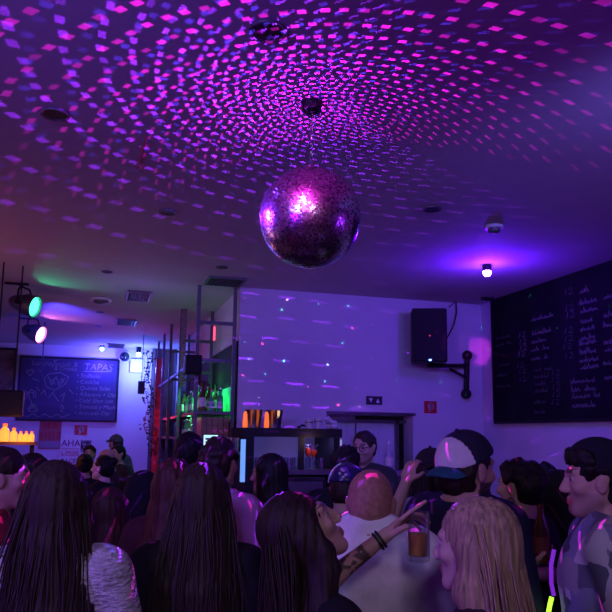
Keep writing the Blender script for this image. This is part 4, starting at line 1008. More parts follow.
FWD_AZ = 90-16.6                 # world azimuth of the viewing direction
PEOPLE = {}
def person(key, label, px, top_y, d, rel, **o):
    """px, top: where the crown stands; d: distance along the view axis; rel: heading, 0 away from the camera, +90 to the left, -90 to the right"""
    P = atd(px, top_y, d); height = float(P[2]); az = FWD_AZ+rel-math.degrees(math.atan2((px-PPX), F))*0.0
    lean = o.get('lean', 0.0); hair_up = o.get('hair_up', 0.012)
    # figure in its own frame: x right, y forward, z up; everything is laid out for a 1.75 m body and scaled
    fem = o.get('fem', False)
    Rl = rot('x', -lean); piv = np.array([0, 0, 0.95])
    U = lambda p: piv+Rl@(np.asarray(p, float)-piv)
    hc0 = U((0, 0.02, 1.63)); nd_ = o.get('neck_drop', 0.015); crown = U((0, 0.02, 1.75+hair_up-nd_))
    s = height/max(crown[2], 1.0); s = o.get('scale', s)
    root = empty('person', (0, 0, 0), label, 'person')
    rz = R(az-90); Rz = rot('z', az-90)
    loc = lambda wp: (Rz.T@(np.asarray(wp, float)-g))/s          # world -> own frame
    h = o.get('h', 0.013); hf = o.get('hf', h*0.7)
    sw = 0.165 if fem else 0.185; tx = 0.92 if fem else 1.0
    Q = Rl
    B = []
    def ell(c, r, k=0.05, up=True, **kw): return dict(t='ell', c=U(c) if up else np.array(c), r=r, Q=Q if up else np.eye(3), k=k, **kw)
    def cap(a, b, ra, rb, k=0.03, up=True): return dict(t='cap', a=U(a) if up else np.array(a), b=U(b) if up else np.array(b), ra=ra, rb=rb, k=k)
    wd = o.get('wide', 1.0)
    pelvis = [ell((0, 0, 0.96), (0.165*wd, 0.115*wd, 0.12), 0.05, False)]
    torso = [ell((0, 0.005, 1.10), (0.135*tx*wd, 0.098*wd, 0.15)), ell((0, 0.0, 1.28), (0.158*tx*wd, 0.108*wd, 0.17)), cap((-sw+0.03, -0.005, 1.405), (sw-0.03, -0.005, 1.405), 0.055, 0.055),
             cap((0, -0.02, 1.49), (-sw+0.05, -0.012, 1.425), 0.042, 0.035), cap((0, -0.02, 1.49), (sw-0.05, -0.012, 1.425), 0.042, 0.035)]
    if fem: torso += [ell((sx*0.07, 0.085, 1.27), (0.062, 0.055, 0.06), 0.03) for sx in (-1, 1)]
    # head frame: local head rotation in degrees (yaw left +, pitch up +, roll)
    hy, hp, hr = o.get('head', (0, 0, 0))
    nb = U((0, -0.005, 1.50-nd_)); Rh = Rl@rot('z', hy)@rot('x', hp)@rot('y', hr)
    if o.get('level', True): Rh = rot('x', lean*0.75)@Rh if lean else Rh
    hc = nb+ (Rl@rot('z', hy)@rot('x', hp*0.6)@rot('y', hr))@np.array([0, 0.022, 0.13]) ; hs = o.get('hs', 1.0)
    Rz = rot('z', az-90)
    g = np.array([P[0], P[1], 0.0])-Rz@np.array([crown[0]*s, crown[1]*s, 0])
    if o.get('anchor'):
        PA = atd(*o['anchor'], d); s = float(PA[2]/hc[2]); g = np.array([PA[0], PA[1], 0.0])-Rz@np.array([hc[0]*s, hc[1]*s, 0])
    root.location = (g[0], g[1], 0); root.rotation_euler = (0, 0, rz); root.scale = (s, s, s)
    Hd = lambda p: hc+Rh@(np.asarray(p, float)*hs)
    neck = [dict(t='cap', a=U((0, -0.015, 1.43)), b=Hd((0, -0.018, -0.04)), ra=0.062 if not fem else 0.050, rb=0.056 if not fem else 0.045, k=0.03)]
    def he(c, r, k=0.02, **kw): return dict(t='ell', c=Hd(c), r=np.array(r)*hs, Q=Rh, k=k, **kw)
    def hcap(a, b, ra, rb, k=0.012, **kw): return dict(t='cap', a=Hd(a), b=Hd(b), ra=ra*hs, rb=rb*hs, k=k, **kw)
    jw = 0.92 if fem else 1.0; sm = 0.010 if o.get('smile') else 0.0
    head = [he((0, -0.012, 0.028), (0.076, 0.095, 0.090)), he((0, 0.024, -0.028), (0.060*jw, 0.060, 0.082), 0.03), hcap((-0.016*jw, 0.062*jw, -0.090), (0.016*jw, 0.062*jw, -0.090), 0.0185*jw, 0.0185*jw, 0.02)]
    for sx in (-1, 1):
        head += [hcap((sx*0.054*jw, 0.0, -0.050), (sx*0.022*jw, 0.060, -0.090), 0.017, 0.017, 0.025), he((sx*0.044, 0.058, -0.018), (0.022, 0.020, 0.020), 0.02)]
    for sx in (-1, 1): head.append(dict(t='ell', c=Hd((sx*0.031, 0.098, 0.006)), r=np.array((0.019, 0.015, 0.009))*hs, Q=Rh, k=0.012, op='sub'))
    head += [hcap((-0.042, 0.074, 0.030), (-0.012, 0.084, 0.027), 0.009, 0.009, 0.014), hcap((0.042, 0.074, 0.030), (0.012, 0.084, 0.027), 0.009, 0.009, 0.014),
             hcap((0, 0.082, 0.020), (0, 0.103, -0.026), 0.0085, 0.0120, 0.012), he((-0.012, 0.096, -0.032), (0.009, 0.012, 0.008), 0.006), he((0.012, 0.096, -0.032), (0.009, 0.012, 0.008), 0.006),
             hcap((-0.022, 0.074, -0.056+sm), (0, 0.0845, -0.057), 0.0045, 0.006, 0.010), hcap((0.022, 0.074, -0.056+sm), (0, 0.0845, -0.057), 0.0045, 0.006, 0.010), hcap((-0.019, 0.073, -0.066+sm), (0, 0.083, -0.069), 0.0045, 0.0065, 0.010), hcap((0.019, 0.073, -0.066+sm), (0, 0.083, -0.069), 0.0045, 0.0065, 0.010)]
    for sx in (-1, 1):
        head += [he((sx*0.079, -0.004, -0.004), (0.010, 0.020, 0.031), 0.006), he((sx*0.086, -0.010, 0.012), (0.006, 0.017, 0.018), 0.005)]
    # arms
    armp = []; hands = []; sleeves = []; cuffs = []
    sl = o.get('sleeve', 1.0)          # 1 = to the wrist, 0.4 = short
    for sx in (-1, 1):
        sh = U((sx*sw, -0.005, 1.40)); spec = o.get('R' if sx > 0 else 'L')
        if spec is None:
            el, wr = two_bone(sh, U((sx*(sw+0.075), 0.07, 0.90)), 0.29, 0.25, (sx*0.5, -1, 0)); hd = np.array((0, 0.15, -1.0)); pn = np.array((-sx, 0, 0)); curl = 22; fin = None
        else:
            wt = loc(spec['w']) if spec.get('world', True) else np.asarray(spec['w'], float)
            el, wr = two_bone(sh, wt, 0.29, 0.25, Rz.T@np.array(spec.get('pole', (0, 0, -1))) if spec.get('world', True) else np.array(spec.get('pole', (0, 0, -1))))
            if 'elbow' in spec: el = loc(spec['elbow'])
            hd = Rz.T@np.array(spec['hd']) if 'hd' in spec else wr-el; pn = Rz.T@np.array(spec.get('pn', (0, 0, -1))); curl = spec.get('curl', 25); fin = spec.get('fingers')
        fw_ = 0.9 if fem else 1.0
        armp += [dict(t='cap', a=sh, b=el, ra=0.050*fw_, rb=0.037*fw_, k=0.03), dict(t='cap', a=el, b=wr, ra=0.038*fw_, rb=0.026*fw_, k=0.02)]
        if fin is None: hands += hand_prims(wr, hd, pn, sx, curl, 0.92 if fem else 1.0)
        else:
            pc = np.mean([loc(f[0]) for f in fin[1:]], 0); hw_ = wr+(pc-wr)*0.5; dd = (pc-wr)/np.linalg.norm(pc-wr); xx = loc(fin[1][0])-loc(fin[-1][0]); xx -= dd*(xx@dd); xx /= np.linalg.norm(xx)
            hands.append(dict(t='ell', c=hw_, r=(0.036, np.linalg.norm(pc-wr)*0.62, 0.016), Q=np.stack([xx, dd, np.cross(xx, dd)], 1), k=0.015))
            for f, r_ in zip(fin, (0.0115, 0.0085, 0.009, 0.0085, 0.0075)):
                q = [loc(p) for p in f]
                for j in range(len(q)-1): hands.append(dict(t='cap', a=q[j], b=q[j+1], ra=r_*(1-0.08*j), rb=r_*(0.92-0.08*j), k=0.005))
        L1, L2 = np.linalg.norm(el-sh), np.linalg.norm(wr-el); tot = (L1+L2)*(o.get('slL', sl) if sx < 0 else o.get('slR', sl))
        if tot > L1+1e-3: e = el+(wr-el)*(tot-L1)/L2; sleeves += [dict(t='cap', a=sh, b=el, ra=0.056, rb=0.045, k=0.03), dict(t='cap', a=el, b=e, ra=0.045, rb=0.034, k=0.02)]
        else: e = sh+(el-sh)*tot/L1; sleeves += [dict(t='cap', a=sh, b=e, ra=0.058, rb=0.052, k=0.03)]
        PEOPLE[key+('_R' if sx > 0 else '_L')] = (root, el, wr, s)
    # legs
    legs = []; feet = []
    for sx in (-1, 1):
        legs += [cap((sx*0.088, 0, 0.90), (sx*0.095, 0.012, 0.49), 0.086, 0.054, 0.04, False), cap((sx*0.095, 0.012, 0.49), (sx*0.098, -0.015, 0.095), 0.054, 0.037, 0.02, False)]
        feet += [cap((sx*0.10, -0.03, 0.045), (sx*0.112, 0.14, 0.032), 0.034, 0.026, 0.02, False)]
    allp = pelvis+torso+neck+head+armp+hands+legs+feet
    lo = np.array([9., 9, 9]); hi = -lo
    for p in allp:
        if p.get('op') == 'sub': continue
        if p['t'] == 'cap': r_ = max(p['ra'], p['rb']); lo = np.minimum(lo, np.minimum(p['a'], p['b'])-r_); hi = np.maximum(hi, np.maximum(p['a'], p['b'])+r_)
        else: m_ = max(p['r']); lo = np.minimum(lo, p['c']-m_); hi = np.maximum(hi, p['c']+m_)
    lo -= 0.05; hi += 0.05; lo[2] = -0.004
    fine = [[], [], []]
    for a in range(3):
        fine[a].append((hc[a]-0.125, hc[a]+0.135, hf))
        if o.get('finehands'):
            for p in hands:
                if p['t'] == 'cap': fine[a].append((min(p['a'][a], p['b'][a])-0.012, max(p['a'][a], p['b'][a])+0.012, o['finehands']))
    hz = max(h, 0.012)
    G = Grid(axis(lo[0], hi[0], hz, fine[0]), axis(lo[1], hi[1], hz, fine[1]), axis(lo[2], hi[2], hz, fine[2]+[(-1, 1.0, 0.02)][:0]))
    for p in pelvis+torso+legs+feet+armp+neck+head+hands: G.prim(p)
    V, Fq = G.mesh()
    # skin tones, lips, brows, stubble
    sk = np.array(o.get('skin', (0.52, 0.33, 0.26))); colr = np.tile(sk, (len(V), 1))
    q = ((V-hc)@Rh)/hs
    face = (q[:, 1] > 0.045) & (np.abs(q[:, 0]) < 0.07)
    def paint(m, c, a=1.0): colr[m] = colr[m]*(1-a)+np.array(c)*a
    hcol = np.array(o.get('hair_col', (0.03, 0.018, 0.012)))
    bd = o.get('beard', 0)
    if bd: paint((q[:, 2] < -0.035) & (q[:, 2] > -0.14) & (q[:, 1] > -0.01) & ~((np.abs(q[:, 0]) < 0.02) & (q[:, 2] > -0.066) & (q[:, 2] < -0.050)), hcol, bd)
    paint(face & (np.abs(q[:, 0]) < 0.023) & (q[:, 2] > -0.076) & (q[:, 2] < -0.052), o.get('lips', (0.42, 0.14, 0.13)), 0.8)
    paint(face & (np.abs(np.abs(q[:, 0])-0.030) < 0.019) & (q[:, 2] > 0.026) & (q[:, 2] < 0.040), hcol, 0.8)
    if o.get('scalp') is not None: paint((q[:, 2] > -0.06) & (q[:, 1] < 0.075-np.clip((0.05-q[:, 2])*1.1, 0, 1)) & (np.linalg.norm(q, axis=1) < 0.14), o['scalp'], o.get('scalp_a', 0.75))
    if 'tattoo' in o:
        root_, el, wr, s_ = PEOPLE[key+'_'+o['tattoo']]; ax = wr-el; t = ((V-el)@ax)/(ax@ax); dist = np.linalg.norm((V-el)-t[:, None]*ax, axis=1)
        nz = wob(V, 3, (60, 60, 60), 1.0); paint((t > 0.12) & (t < 0.62) & (dist < 0.05) & (nz > -0.12), (0.03, 0.025, 0.03), 0.85)
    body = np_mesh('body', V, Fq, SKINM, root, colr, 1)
    # eyes
    for sx in (-1, 1):
        e = MB(); c = Hd((sx*0.031, 0.0735, 0.006)); prof = [(0.0115*math.sin(R(t)), -0.0115*math.cos(R(t))) for t in range(0, 181, 15)]
        Mq = Matrix([list(r) for r in (Rh@rot('x', -90))])
        base = len(e.f); e.lathe([(max(r_, 0), z_) for r_, z_ in prof], 14, 0, Mq, tuple(c))
        for i in range(len(e.f)):
            cc = np.mean([e.v[j] for j in e.f[i]], 0); lq = Rh.T@(cc-c)
            if lq[1] > 0.0088: e.mi[i] = 1
        e.build('eye', [EYEW, IRIS], root, True, 180)
    # clothes
    def sheet(nm, prims, infl, m, cuts, seed, amp=0.004, hh=None, freq=(14, 14, 9), fn=None):
        lo_ = np.array([9., 9, 9]); hi_ = -lo_
        for p in prims:
            if p['t'] == 'cap': r_ = max(p['ra'], p['rb']); lo_ = np.minimum(lo_, np.minimum(p['a'], p['b'])-r_); hi_ = np.maximum(hi_, np.maximum(p['a'], p['b'])+r_)
            else: m_ = max(p['r']); lo_ = np.minimum(lo_, p['c']-m_); hi_ = np.maximum(hi_, p['c']+m_)
        lo_ -= 0.05+infl; hi_ += 0.05+infl; hh = hh or h
        g_ = Grid(axis(lo_[0], hi_[0], hh), axis(lo_[1], hi_[1], hh), axis(lo_[2], hi_[2], hh))
        for p in prims: g_.prim(p, infl)
        for c in cuts: g_.cut(c)
        v, f = g_.mesh()
        if len(v) == 0: return None
        N = normals(v, f); v = v+N*(wob(v, seed, freq, amp))[:, None].astype(f32)
        if fn is not None: v = fn(v, N)
        return np_mesh(nm, v.astype(f32), f, m, root, None, 1)
    seed = sum(map(ord, key))
    hem = o.get('hem', 0.88); nz_ = o.get('neck_z', 1.505)
    npos = U((0, 0.01, nz_)); nd = Rl@np.array([0, -0.35, 1.0]); nd /= np.linalg.norm(nd)
    neckcut = lambda X, Y, Z: (X-f32(npos[0]))*f32(nd[0])+(Y-f32(npos[1]))*f32(nd[1])+(Z-f32(npos[2]))*f32(nd[2])
    hemz = f32(hem)
    def torsocut(X, Y, Z): return np.where((np.abs(X) < 0.26), hemz-Z, f32(-1)) if False else (hemz-Z+0*X+0*Y)
    bulk = o.get('bulk', 0.016)
    tprims = pelvis+torso
    lowarm = [p for p in sleeves if min(p['a'][2], p['b'][2]) < hem+0.05]
    sheet(o.get('top_name', 'shirt'), tprims+sleeves, bulk, o.get('top', cloth_mat((0.02, 0.02, 0.025))), [neckcut, torsocut], seed, o.get('fold', 0.005), o.get('hc', h))
    if o.get('legs', True):
        tp = pelvis+legs
        sheet('trousers', tp, 0.012, o.get('pants', cloth_mat((0.02, 0.02, 0.03))), [lambda X, Y, Z: Z-f32(0.99)+0*X+0*Y, lambda X, Y, Z: f32(0.075)-Z+0*X+0*Y], seed+1, 0.003, 0.022)
        for p in feet:
            sheet('shoe', [p, dict(t='cap', a=p['a'], b=np.array(p['a'])+np.array((0, 0.0, 0.05)), ra=0.036, rb=0.036, k=0.02)], 0.010, SHOE, [lambda X, Y, Z: f32(0.001)-Z+0*X+0*Y], seed+2, 0.0, 0.014)
    # hair
    hs_ = o.get('hair', 'short'); hm = o.get('hair_mat') or hair_mat(tuple(o.get('hair_col', (0.03, 0.018, 0.012)))); HP = []
    def face_open(dz=0.0, w_=0.068, dep=0.115): return dict(t='ell', c=Hd((0, dep, -0.055+dz)), r=np.array((w_, 0.085, 0.105))*hs, Q=Rh, k=0.012, op='sub')
    Lh = o.get('hair_len', 0.42)
    if hs_ in ('short', 'curly', 'long', 'bun', 'bob'):
        HP += [he((0, -0.020, 0.036), (0.086, 0.101, 0.094), 0.02), he((0, -0.045, -0.015), (0.080, 0.072, 0.075), 0.03), face_open(o.get('fringe', 0.0))]
        if hs_ in ('short', 'curly'):
            for sx in (-1, 1): HP.append(dict(t='ell', c=Hd((sx*0.085, 0.0, -0.022)), r=np.array((0.035, 0.030, 0.040))*hs, Q=Rh, k=0.01, op='sub'))
            HP.append(dict(t='ell', c=Hd((0, -0.04, -0.145)), r=np.array((0.12, 0.11, 0.055))*hs, Q=np.asarray(Rh), k=0.02, op='sub'))
        if hs_ == 'curly':
            rs = np.random.RandomState(seed)
            for _ in range(60):
                v_ = rs.normal(0, 1, 3); v_ /= np.linalg.norm(v_)
                if v_[1] > 0.55 and v_[2] < 0.55: continue
                if v_[2] < -0.25: continue
                HP.append(he(np.array((0, -0.018, 0.034))+v_*np.array((0.084, 0.100, 0.094)), (0.021, 0.021, 0.021), 0.008))
    if hs_ in ('long', 'bob'):
        n = 9; spread = o.get('spread', 0.085)
        for i in range(n):
            u = (i-(n-1)/2)/((n-1)/2); a0 = Hd((u*0.070, -0.075+0.06*abs(u)**2, 0.00)); a1 = Hd((u*0.082, -0.085+0.075*abs(u)**2.2, -0.10))
            end = U((u*(spread+0.02), -0.135+0.04*abs(u)**2, 1.62-Lh*(1-0.06*abs(u)))); mid = (a1*0.5+end*0.5)+Rl@np.array((u*0.018, -0.010, 0))
            HP += [dict(t='cap', a=a0, b=a1, ra=0.030, rb=0.033, k=0.03), dict(t='cap', a=a1, b=mid, ra=0.032, rb=0.030, k=0.03), dict(t='cap', a=mid, b=end, ra=0.029, rb=0.014, k=0.025)]
        for sx in (-1, 1):
            if not o.get('front_locks', True): break
            HP += [dict(t='cap', a=Hd((sx*0.070, 0.03, 0.05)), b=Hd((sx*0.088, 0.012, -0.06)), ra=0.018, rb=0.022, k=0.02), dict(t='cap', a=Hd((sx*0.088, 0.012, -0.06)), b=U((sx*0.115, 0.02, 1.62-Lh*0.62)), ra=0.024, rb=0.016, k=0.02)]
    if hs_ == 'bun': HP += [he((0, -0.105, 0.075), (0.045, 0.042, 0.042), 0.012)]
    if hs_ == 'crop': HP += [he((0, -0.015, 0.032), (0.0785, 0.0965, 0.0915), 0.02), he((0, -0.040, -0.02), (0.072, 0.067, 0.07), 0.03), face_open(0.012)]
    if hs_ == 'crop':
        for sx in (-1, 1): HP.append(dict(t='ell', c=Hd((sx*0.083, 0.0, -0.018)), r=np.array((0.03, 0.030, 0.042))*hs, Q=Rh, k=0.01, op='sub'))
        HP.append(dict(t='ell', c=Hd((0, -0.04, -0.125)), r=np.array((0.12, 0.11, 0.06))*hs, Q=np.asarray(Rh), k=0.02, op='sub'))
    if HP:
        adds = [p for p in HP if p.get('op') != 'sub']; 
        def strand(v, N):
            a = np.arctan2((v-hc)[:, 0], (v-hc)[:, 1]); rs = np.random.RandomState(seed); w_ = 0
            for fr in (23, 41, 67): w_ = w_+np.sin(a*fr+wob(v, seed+fr, (5, 5, 4), 2.0)+rs.uniform(0, 6))*(14.0/fr)
            return v+N*(w_*o.get('strand', 0.0035))[:, None]
        lo_ = np.min([np.minimum(p['a'], p['b'])-max(p['ra'], p['rb']) if p['t'] == 'cap' else p['c']-max(p['r']) for p in adds], 0)-0.05
        hi_ = np.max([np.maximum(p['a'], p['b'])+max(p['ra'], p['rb']) if p['t'] == 'cap' else p['c']+max(p['r']) for p in adds], 0)+0.05
        hh = min(h, 0.011)*o.get('hair_h', 1.0)
        g_ = Grid(axis(lo_[0], hi_[0], hh), axis(lo_[1], hi_[1], hh), axis(lo_[2], hi_[2], hh))
        for p in [p for p in HP if p.get('op') != 'sub']+[p for p in HP if p.get('op') == 'sub']: g_.prim(p)
        hat_ = o.get('hat')
        if hat_ and hat_['kind'] != 'hood':
            Rc_ = Rh@rot('z', (180 if hat_.get('back') else 0)+hat_.get('turn', 0))@rot('x', hat_.get('tilt', 8)); c_ = Hd((0, -0.008, 0.035)); zz_ = Rc_[:, 2]
            g_.cut(lambda X, Y, Z: ((X-f32(c_[0]))*f32(zz_[0])+(Y-f32(c_[1]))*f32(zz_[1])+(Z-f32(c_[2]))*f32(zz_[2]))-f32(0.012))
        v, f = g_.mesh(); N = normals(v, f)
        v = strand(v, N) if hs_ in ('long', 'bob') else v+N*wob(v, seed, (55, 55, 55) if hs_ != 'crop' else (30, 30, 30), 0.006 if hs_ != 'crop' else 0.001)[:, None]
        np_mesh('hair', v.astype(f32), f, hm, root, None, 0 if hs_ in ('long', 'bob') else 1)
        if o.get('locks'):
            # loose single locks over the surface, for the outline
            rs = np.random.RandomState(seed+5); k = MB()
            for _ in range(o['locks']*2):
                u = rs.uniform(-1, 1); b0 = Hd((u*0.088, -0.085+0.06*u*u-rs.uniform(0, 0.02), rs.uniform(-0.02, 0.07))); b2 = U((u*(spread+0.045)+rs.normal(0, 0.012), -0.165+0.05*u*u+rs.normal(0, 0.012), 1.62-Lh*rs.uniform(0.75, 1.08)))
                b1 = b0*0.5+b2*0.5+Rl@np.array((u*0.03+rs.normal(0, 0.006), -0.012+rs.normal(0, 0.006), 0))
                pts = [b0*(1-t)**2+b1*2*t*(1-t)+b2*t*t+np.array((0.004*math.sin(9*t+u*7), 0.003*math.cos(8*t+u*5), 0)) for t in np.linspace(0, 1, 9)]
                k.tube(pts, 0.0030, 5, 0, True, 0.0012)
            k.build('loose_locks', hm, root, True)
    # headwear
    hat = o.get('hat')
    if hat:
        back = 180 if hat.get('back') else 0; Rc = Rh@rot('z', back+hat.get('turn', 0))@rot('x', hat.get('tilt', 8))
        C0 = Hd((0, -0.008, 0.035)); cm = hat['mat']
        g_ = Grid(*[axis(C0[a]-0.26, C0[a]+0.26, 0.0055 if hat.get('panel') else min(h, 0.009)) for a in range(3)])
        if hat['kind'] == 'cap':
            g_.prim(dict(t='ell', c=C0, r=np.array((0.093, 0.110, 0.104))*hs, Q=Rc, k=0.01, cut=lambda x, y, z: f32(0.004)-z))
            v, f = g_.mesh(); crown = np_mesh('cap', v, f, cm, root, None, 1)
            if hat.get('panel') is not None:
                crown.data.materials.append(hat['panel']); lc = (v-C0)@Rc
                mi = (lc[f].mean(1)[:, 1] > hat.get('panel_y', 0.0)).astype(np.int32); crown.data.polygons.foreach_set('material_index', mi)
            if hat.get('piping'):
                pass
            br = np.asarray([C0+Rc@np.array((0.092*math.cos(t)*hs, 0.0, 0)) for t in (0,)])
            g2 = Grid(*[axis(C0[a]-0.30, C0[a]+0.30, min(h, 0.008)) for a in range(3)])
            cb_ = C0+Rc@np.array((0, 0.098, 0.006))*hs
            g2.prim(dict(t='ell', c=cb_, r=np.array((0.083, hat.get('brim_len', 0.088), 0.014))*hs, Q=Rc, k=0.005, cut=lambda x, y, z: f32(0.0)-y-f32(0.012)))
            v, f = g2.mesh(); lc = (v-cb_)@Rc; v = v-(Rc[:, 2][None, :]*(3.2*lc[:, :1]**2)).astype(f32)
            np_mesh('brim', v, f, hat.get('brim', cm), crown, None, 1)
            if hat.get('edge'):
                k = MB(); pts = [C0+Rc@(np.array((0.0845*math.sin(t), 0.098+0.089*math.cos(t), 0.006-3.2*(0.0845*math.sin(t))**2))*hs) for t in np.linspace(-1.5, 1.5, 21)]; k.tube(pts, hat.get('edge_r', 0.006), 6); k.build('brim_edge', hat['edge'], crown, True)
            if hat.get('arc'):
                k = MB(); ph = R(hat['arc_az']); pts = [C0+Rc@(np.array((math.cos(ph)*math.cos(t)*0.0935, math.sin(ph)*math.cos(t)*0.1105, math.sin(t)*0.1045))*hs) for t in np.linspace(0.03, 1.2, 15)]; k.tube(pts, 0.007, 6); k.build('cap_piping', hat['arc'], crown, True)
            if hat.get('emblem'):
                k = MB(); 
                for j, (ex, ez) in enumerate(((-0.014, 0), (0.0, 0.012), (0.012, -0.004), (0.002, -0.014), (-0.008, 0.016))):
                    es_ = hat.get('emblem_side', 1); c = C0+Rc@(np.array((ex*1.2+0.01, es_*(0.100-0.45*ez), 0.045+ez*1.2))*hs); bm = bmesh.new(); bmesh.ops.create_icosphere(bm, subdivisions=1, radius=0.009); k.bm(bm, 0, Matrix.Translation(Vector(c)))
                k.build('cap_emblem', hat['emblem'], crown, True)
            b_ = MB(); bm = bmesh.new(); bmesh.ops.create_uvsphere(bm, u_segments=10, v_segments=6, radius=0.009); b_.bm(bm, 0, Matrix.Translation(Vector(C0+Rc@(np.array((0, 0, 0.105))*hs)))); b_.build('top_button', cm, crown, True)
        elif hat['kind'] == 'beanie':
            g_.prim(dict(t='ell', c=C0, r=np.array((0.091, 0.109, 0.108))*hs, Q=Rc, k=0.01, cut=lambda x, y, z: f32(-0.012)-z))
            v, f = g_.mesh(); np_mesh('beanie', v, f, cm, root, None, 1)
        elif hat['kind'] == 'hood':
            g_.prim(dict(t='ell', c=Hd((0, -0.03, 0.02)), r=(0.115, 0.135, 0.135), Q=Rh, k=0.02)); g_.prim(dict(t='cap', a=Hd((0, -0.05, -0.03)), b=U((0, -0.05, 1.46)), ra=0.11, rb=0.10, k=0.05))
            g_.prim(dict(t='ell', c=Hd((0, 0.13, -0.03)), r=(0.085, 0.11, 0.11), Q=Rh, k=0.02, op='sub')); v, f = g_.mesh(); np_mesh('hood', v, f, cm, root, None, 1)
    if o.get('forelock'):
        rs = np.random.RandomState(seed); c0_ = Hd((0, 0.07, 0.06)); g_ = Grid(*[axis(c0_[a]-0.16, c0_[a]+0.16, 0.007) for a in range(3)])
        for _ in range(46):
            a_ = rs.uniform(-1.25, 1.25); g_.prim(he((math.sin(a_)*0.082, -0.012+math.cos(a_)*0.092, 0.075+rs.uniform(-0.016, 0.020)), (0.015, 0.015, 0.015), 0.006))
        v, f = g_.mesh(); np_mesh('fringe_curls', v, f, hm, root, None, 1)
    if o.get('glasses'):
        k = MB()
        for sx in (-1, 1):
            pts = [Hd((sx*0.033+0.024*math.cos(t), 0.103-abs(0.024*math.cos(t)+0.006)*0.25, 0.004+0.019*math.sin(t))) for t in np.linspace(0, 2*math.pi, 17)]; k.tube(pts, 0.0028, 6, 0, False)
            k.tube([Hd((sx*0.057, 0.096, 0.010)), Hd((sx*0.078, 0.06, 0.012)), Hd((sx*0.081, -0.005, 0.012))], 0.0024, 6)
        k.tube([Hd((-0.010, 0.106, 0.010)), Hd((0, 0.110, 0.014)), Hd((0.010, 0.106, 0.010))], 0.0024, 6); k.build('glasses', STRAP, root, True)
    if o.get('earring'):
        k = MB()
        for sx in (-1, 1):
            c = Hd((sx*0.082, -0.002, -0.046)); k.tube([c+Rh@np.array((0, 0.014*math.sin(t), 0.014*math.cos(t)-0.012)) for t in np.linspace(0, 6.28, 13)], 0.0028, 6)
        k.build('hoop_earrings', M['steel'], root, True)
    if o.get('bracelet'):
        r_, el, wr, s_ = PEOPLE[key+'_'+o['bracelet']]; ax = (wr-el)/np.linalg.norm(wr-el); a1 = np.cross(ax, (0, 0, 1.)); a1 /= np.linalg.norm(a1); a2 = np.cross(ax, a1)
        k = MB()
        for off in (-0.022, -0.034): k.tube([wr+ax*off+0.030*(a1*math.cos(t)+a2*math.sin(t)) for t in np.linspace(0, 2*math.pi, 21)], 0.0045, 6, 0, False)
        k.build('bracelet', STRAP, root, True)
    if o.get('glow'):
        col_, kx = o['glow']; k = MB(); k.tube([U((0.11*math.cos(t), 0.02+0.11*math.sin(t), 1.455+0.05*math.sin(t)*-1)) for t in np.linspace(0, 2*math.pi, 25)], 0.005, 6, 0, False)
        k.build('glow_necklace', mat('glow_stick', (0.2, 0.5, 0.1), 0.4, emit=col_, es=kx), root, True)['label'] = 'glowing green yellow necklace stick'
    PEOPLE[key] = dict(root=root, loc=loc, U=U, Hd=Hd, s=s, Rz=Rz, g=g)
    return root
# ------------------------------------------------------------------ the crowd
BLK_ = cloth_mat((0.012, 0.012, 0.016)); NAVY = cloth_mat((0.012, 0.014, 0.045)); WHT = cloth_mat((0.86, 0.86, 0.90)); CHAR = cloth_mat((0.035, 0.035, 0.042)); DRED = cloth_mat((0.28, 0.025, 0.05)); MAUVE = cloth_mat((0.45, 0.16, 0.36)); GREYB = cloth_mat((0.20, 0.21, 0.27)); FUZZ = mat('fuzzy_knit', (0.62, 0.62, 0.68), 0.95, var=0.35, scale=38, bump=0.9, stretch=(1, 1, 3))
PLUM = cloth_mat((0.10, 0.02, 0.05))
# collage print shirt of grey, blue and pale blocks
pm = bpy.data.materials.new('collage_print'); pm.use_nodes = True; t = pm.node_tree; b = t.nodes['Principled BSDF']; b.inputs['Roughness'].default_value = 0.8
tc = t.nodes.new('ShaderNodeTexCoord'); vo = t.nodes.new('ShaderNodeTexVoronoi'); vo.distance = 'CHEBYCHEV'; vo.inputs['Scale'].default_value = 13; vo.inputs['Randomness'].default_value = 0.9
rp = t.nodes.new('ShaderNodeValToRGB'); rp.color_ramp.interpolation = 'CONSTANT'
cs = [(0, (.30, .30, .33)), (.2, (.12, .13, .18)), (.36, (.55, .53, .58)), (.5, (.22, .24, .36)), (.66, (.40, .38, .40)), (.82, (.07, .07, .10)), (.92, (.62, .60, .62))]
rp.color_ramp.elements[0].color = (*cs[0][1], 1); rp.color_ramp.elements[1].position = cs[1][0]; rp.color_ramp.elements[1].color = (*cs[1][1], 1)
for p, c in cs[2:]: e = rp.color_ramp.elements.new(p); e.color = (*c, 1)
nz = t.nodes.new('ShaderNodeTexNoise'); nz.inputs['Scale'].default_value = 9; va = t.nodes.new('ShaderNodeVectorMath'); va.operation = 'MULTIPLY_ADD'; va.inputs[1].default_value = (.05, .05, .05)
t.links.new(tc.outputs['Object'], nz.inputs['Vector']); t.links.new(nz.outputs['Color'], va.inputs[0]); t.links.new(tc.outputs['Object'], va.inputs[2]); t.links.new(va.outputs[0], vo.inputs['Vector'])
sx_ = t.nodes.new('ShaderNodeSeparateColor'); t.links.new(vo.outputs['Color'], sx_.inputs[0]); t.links.new(sx_.outputs[0], rp.inputs[0]); t.links.new(rp.outputs[0], b.inputs['Base Color'])

BRN = (0.055, 0.028, 0.018); DBRN = (0.022, 0.012, 0.010); BLKH = (0.008, 0.006, 0.008); AUB = (0.06, 0.017, 0.013); BLOND = (0.40, 0.29, 0.19); LBRN = (0.036, 0.025, 0.019)
C_ = lambda c: cloth_mat(c)
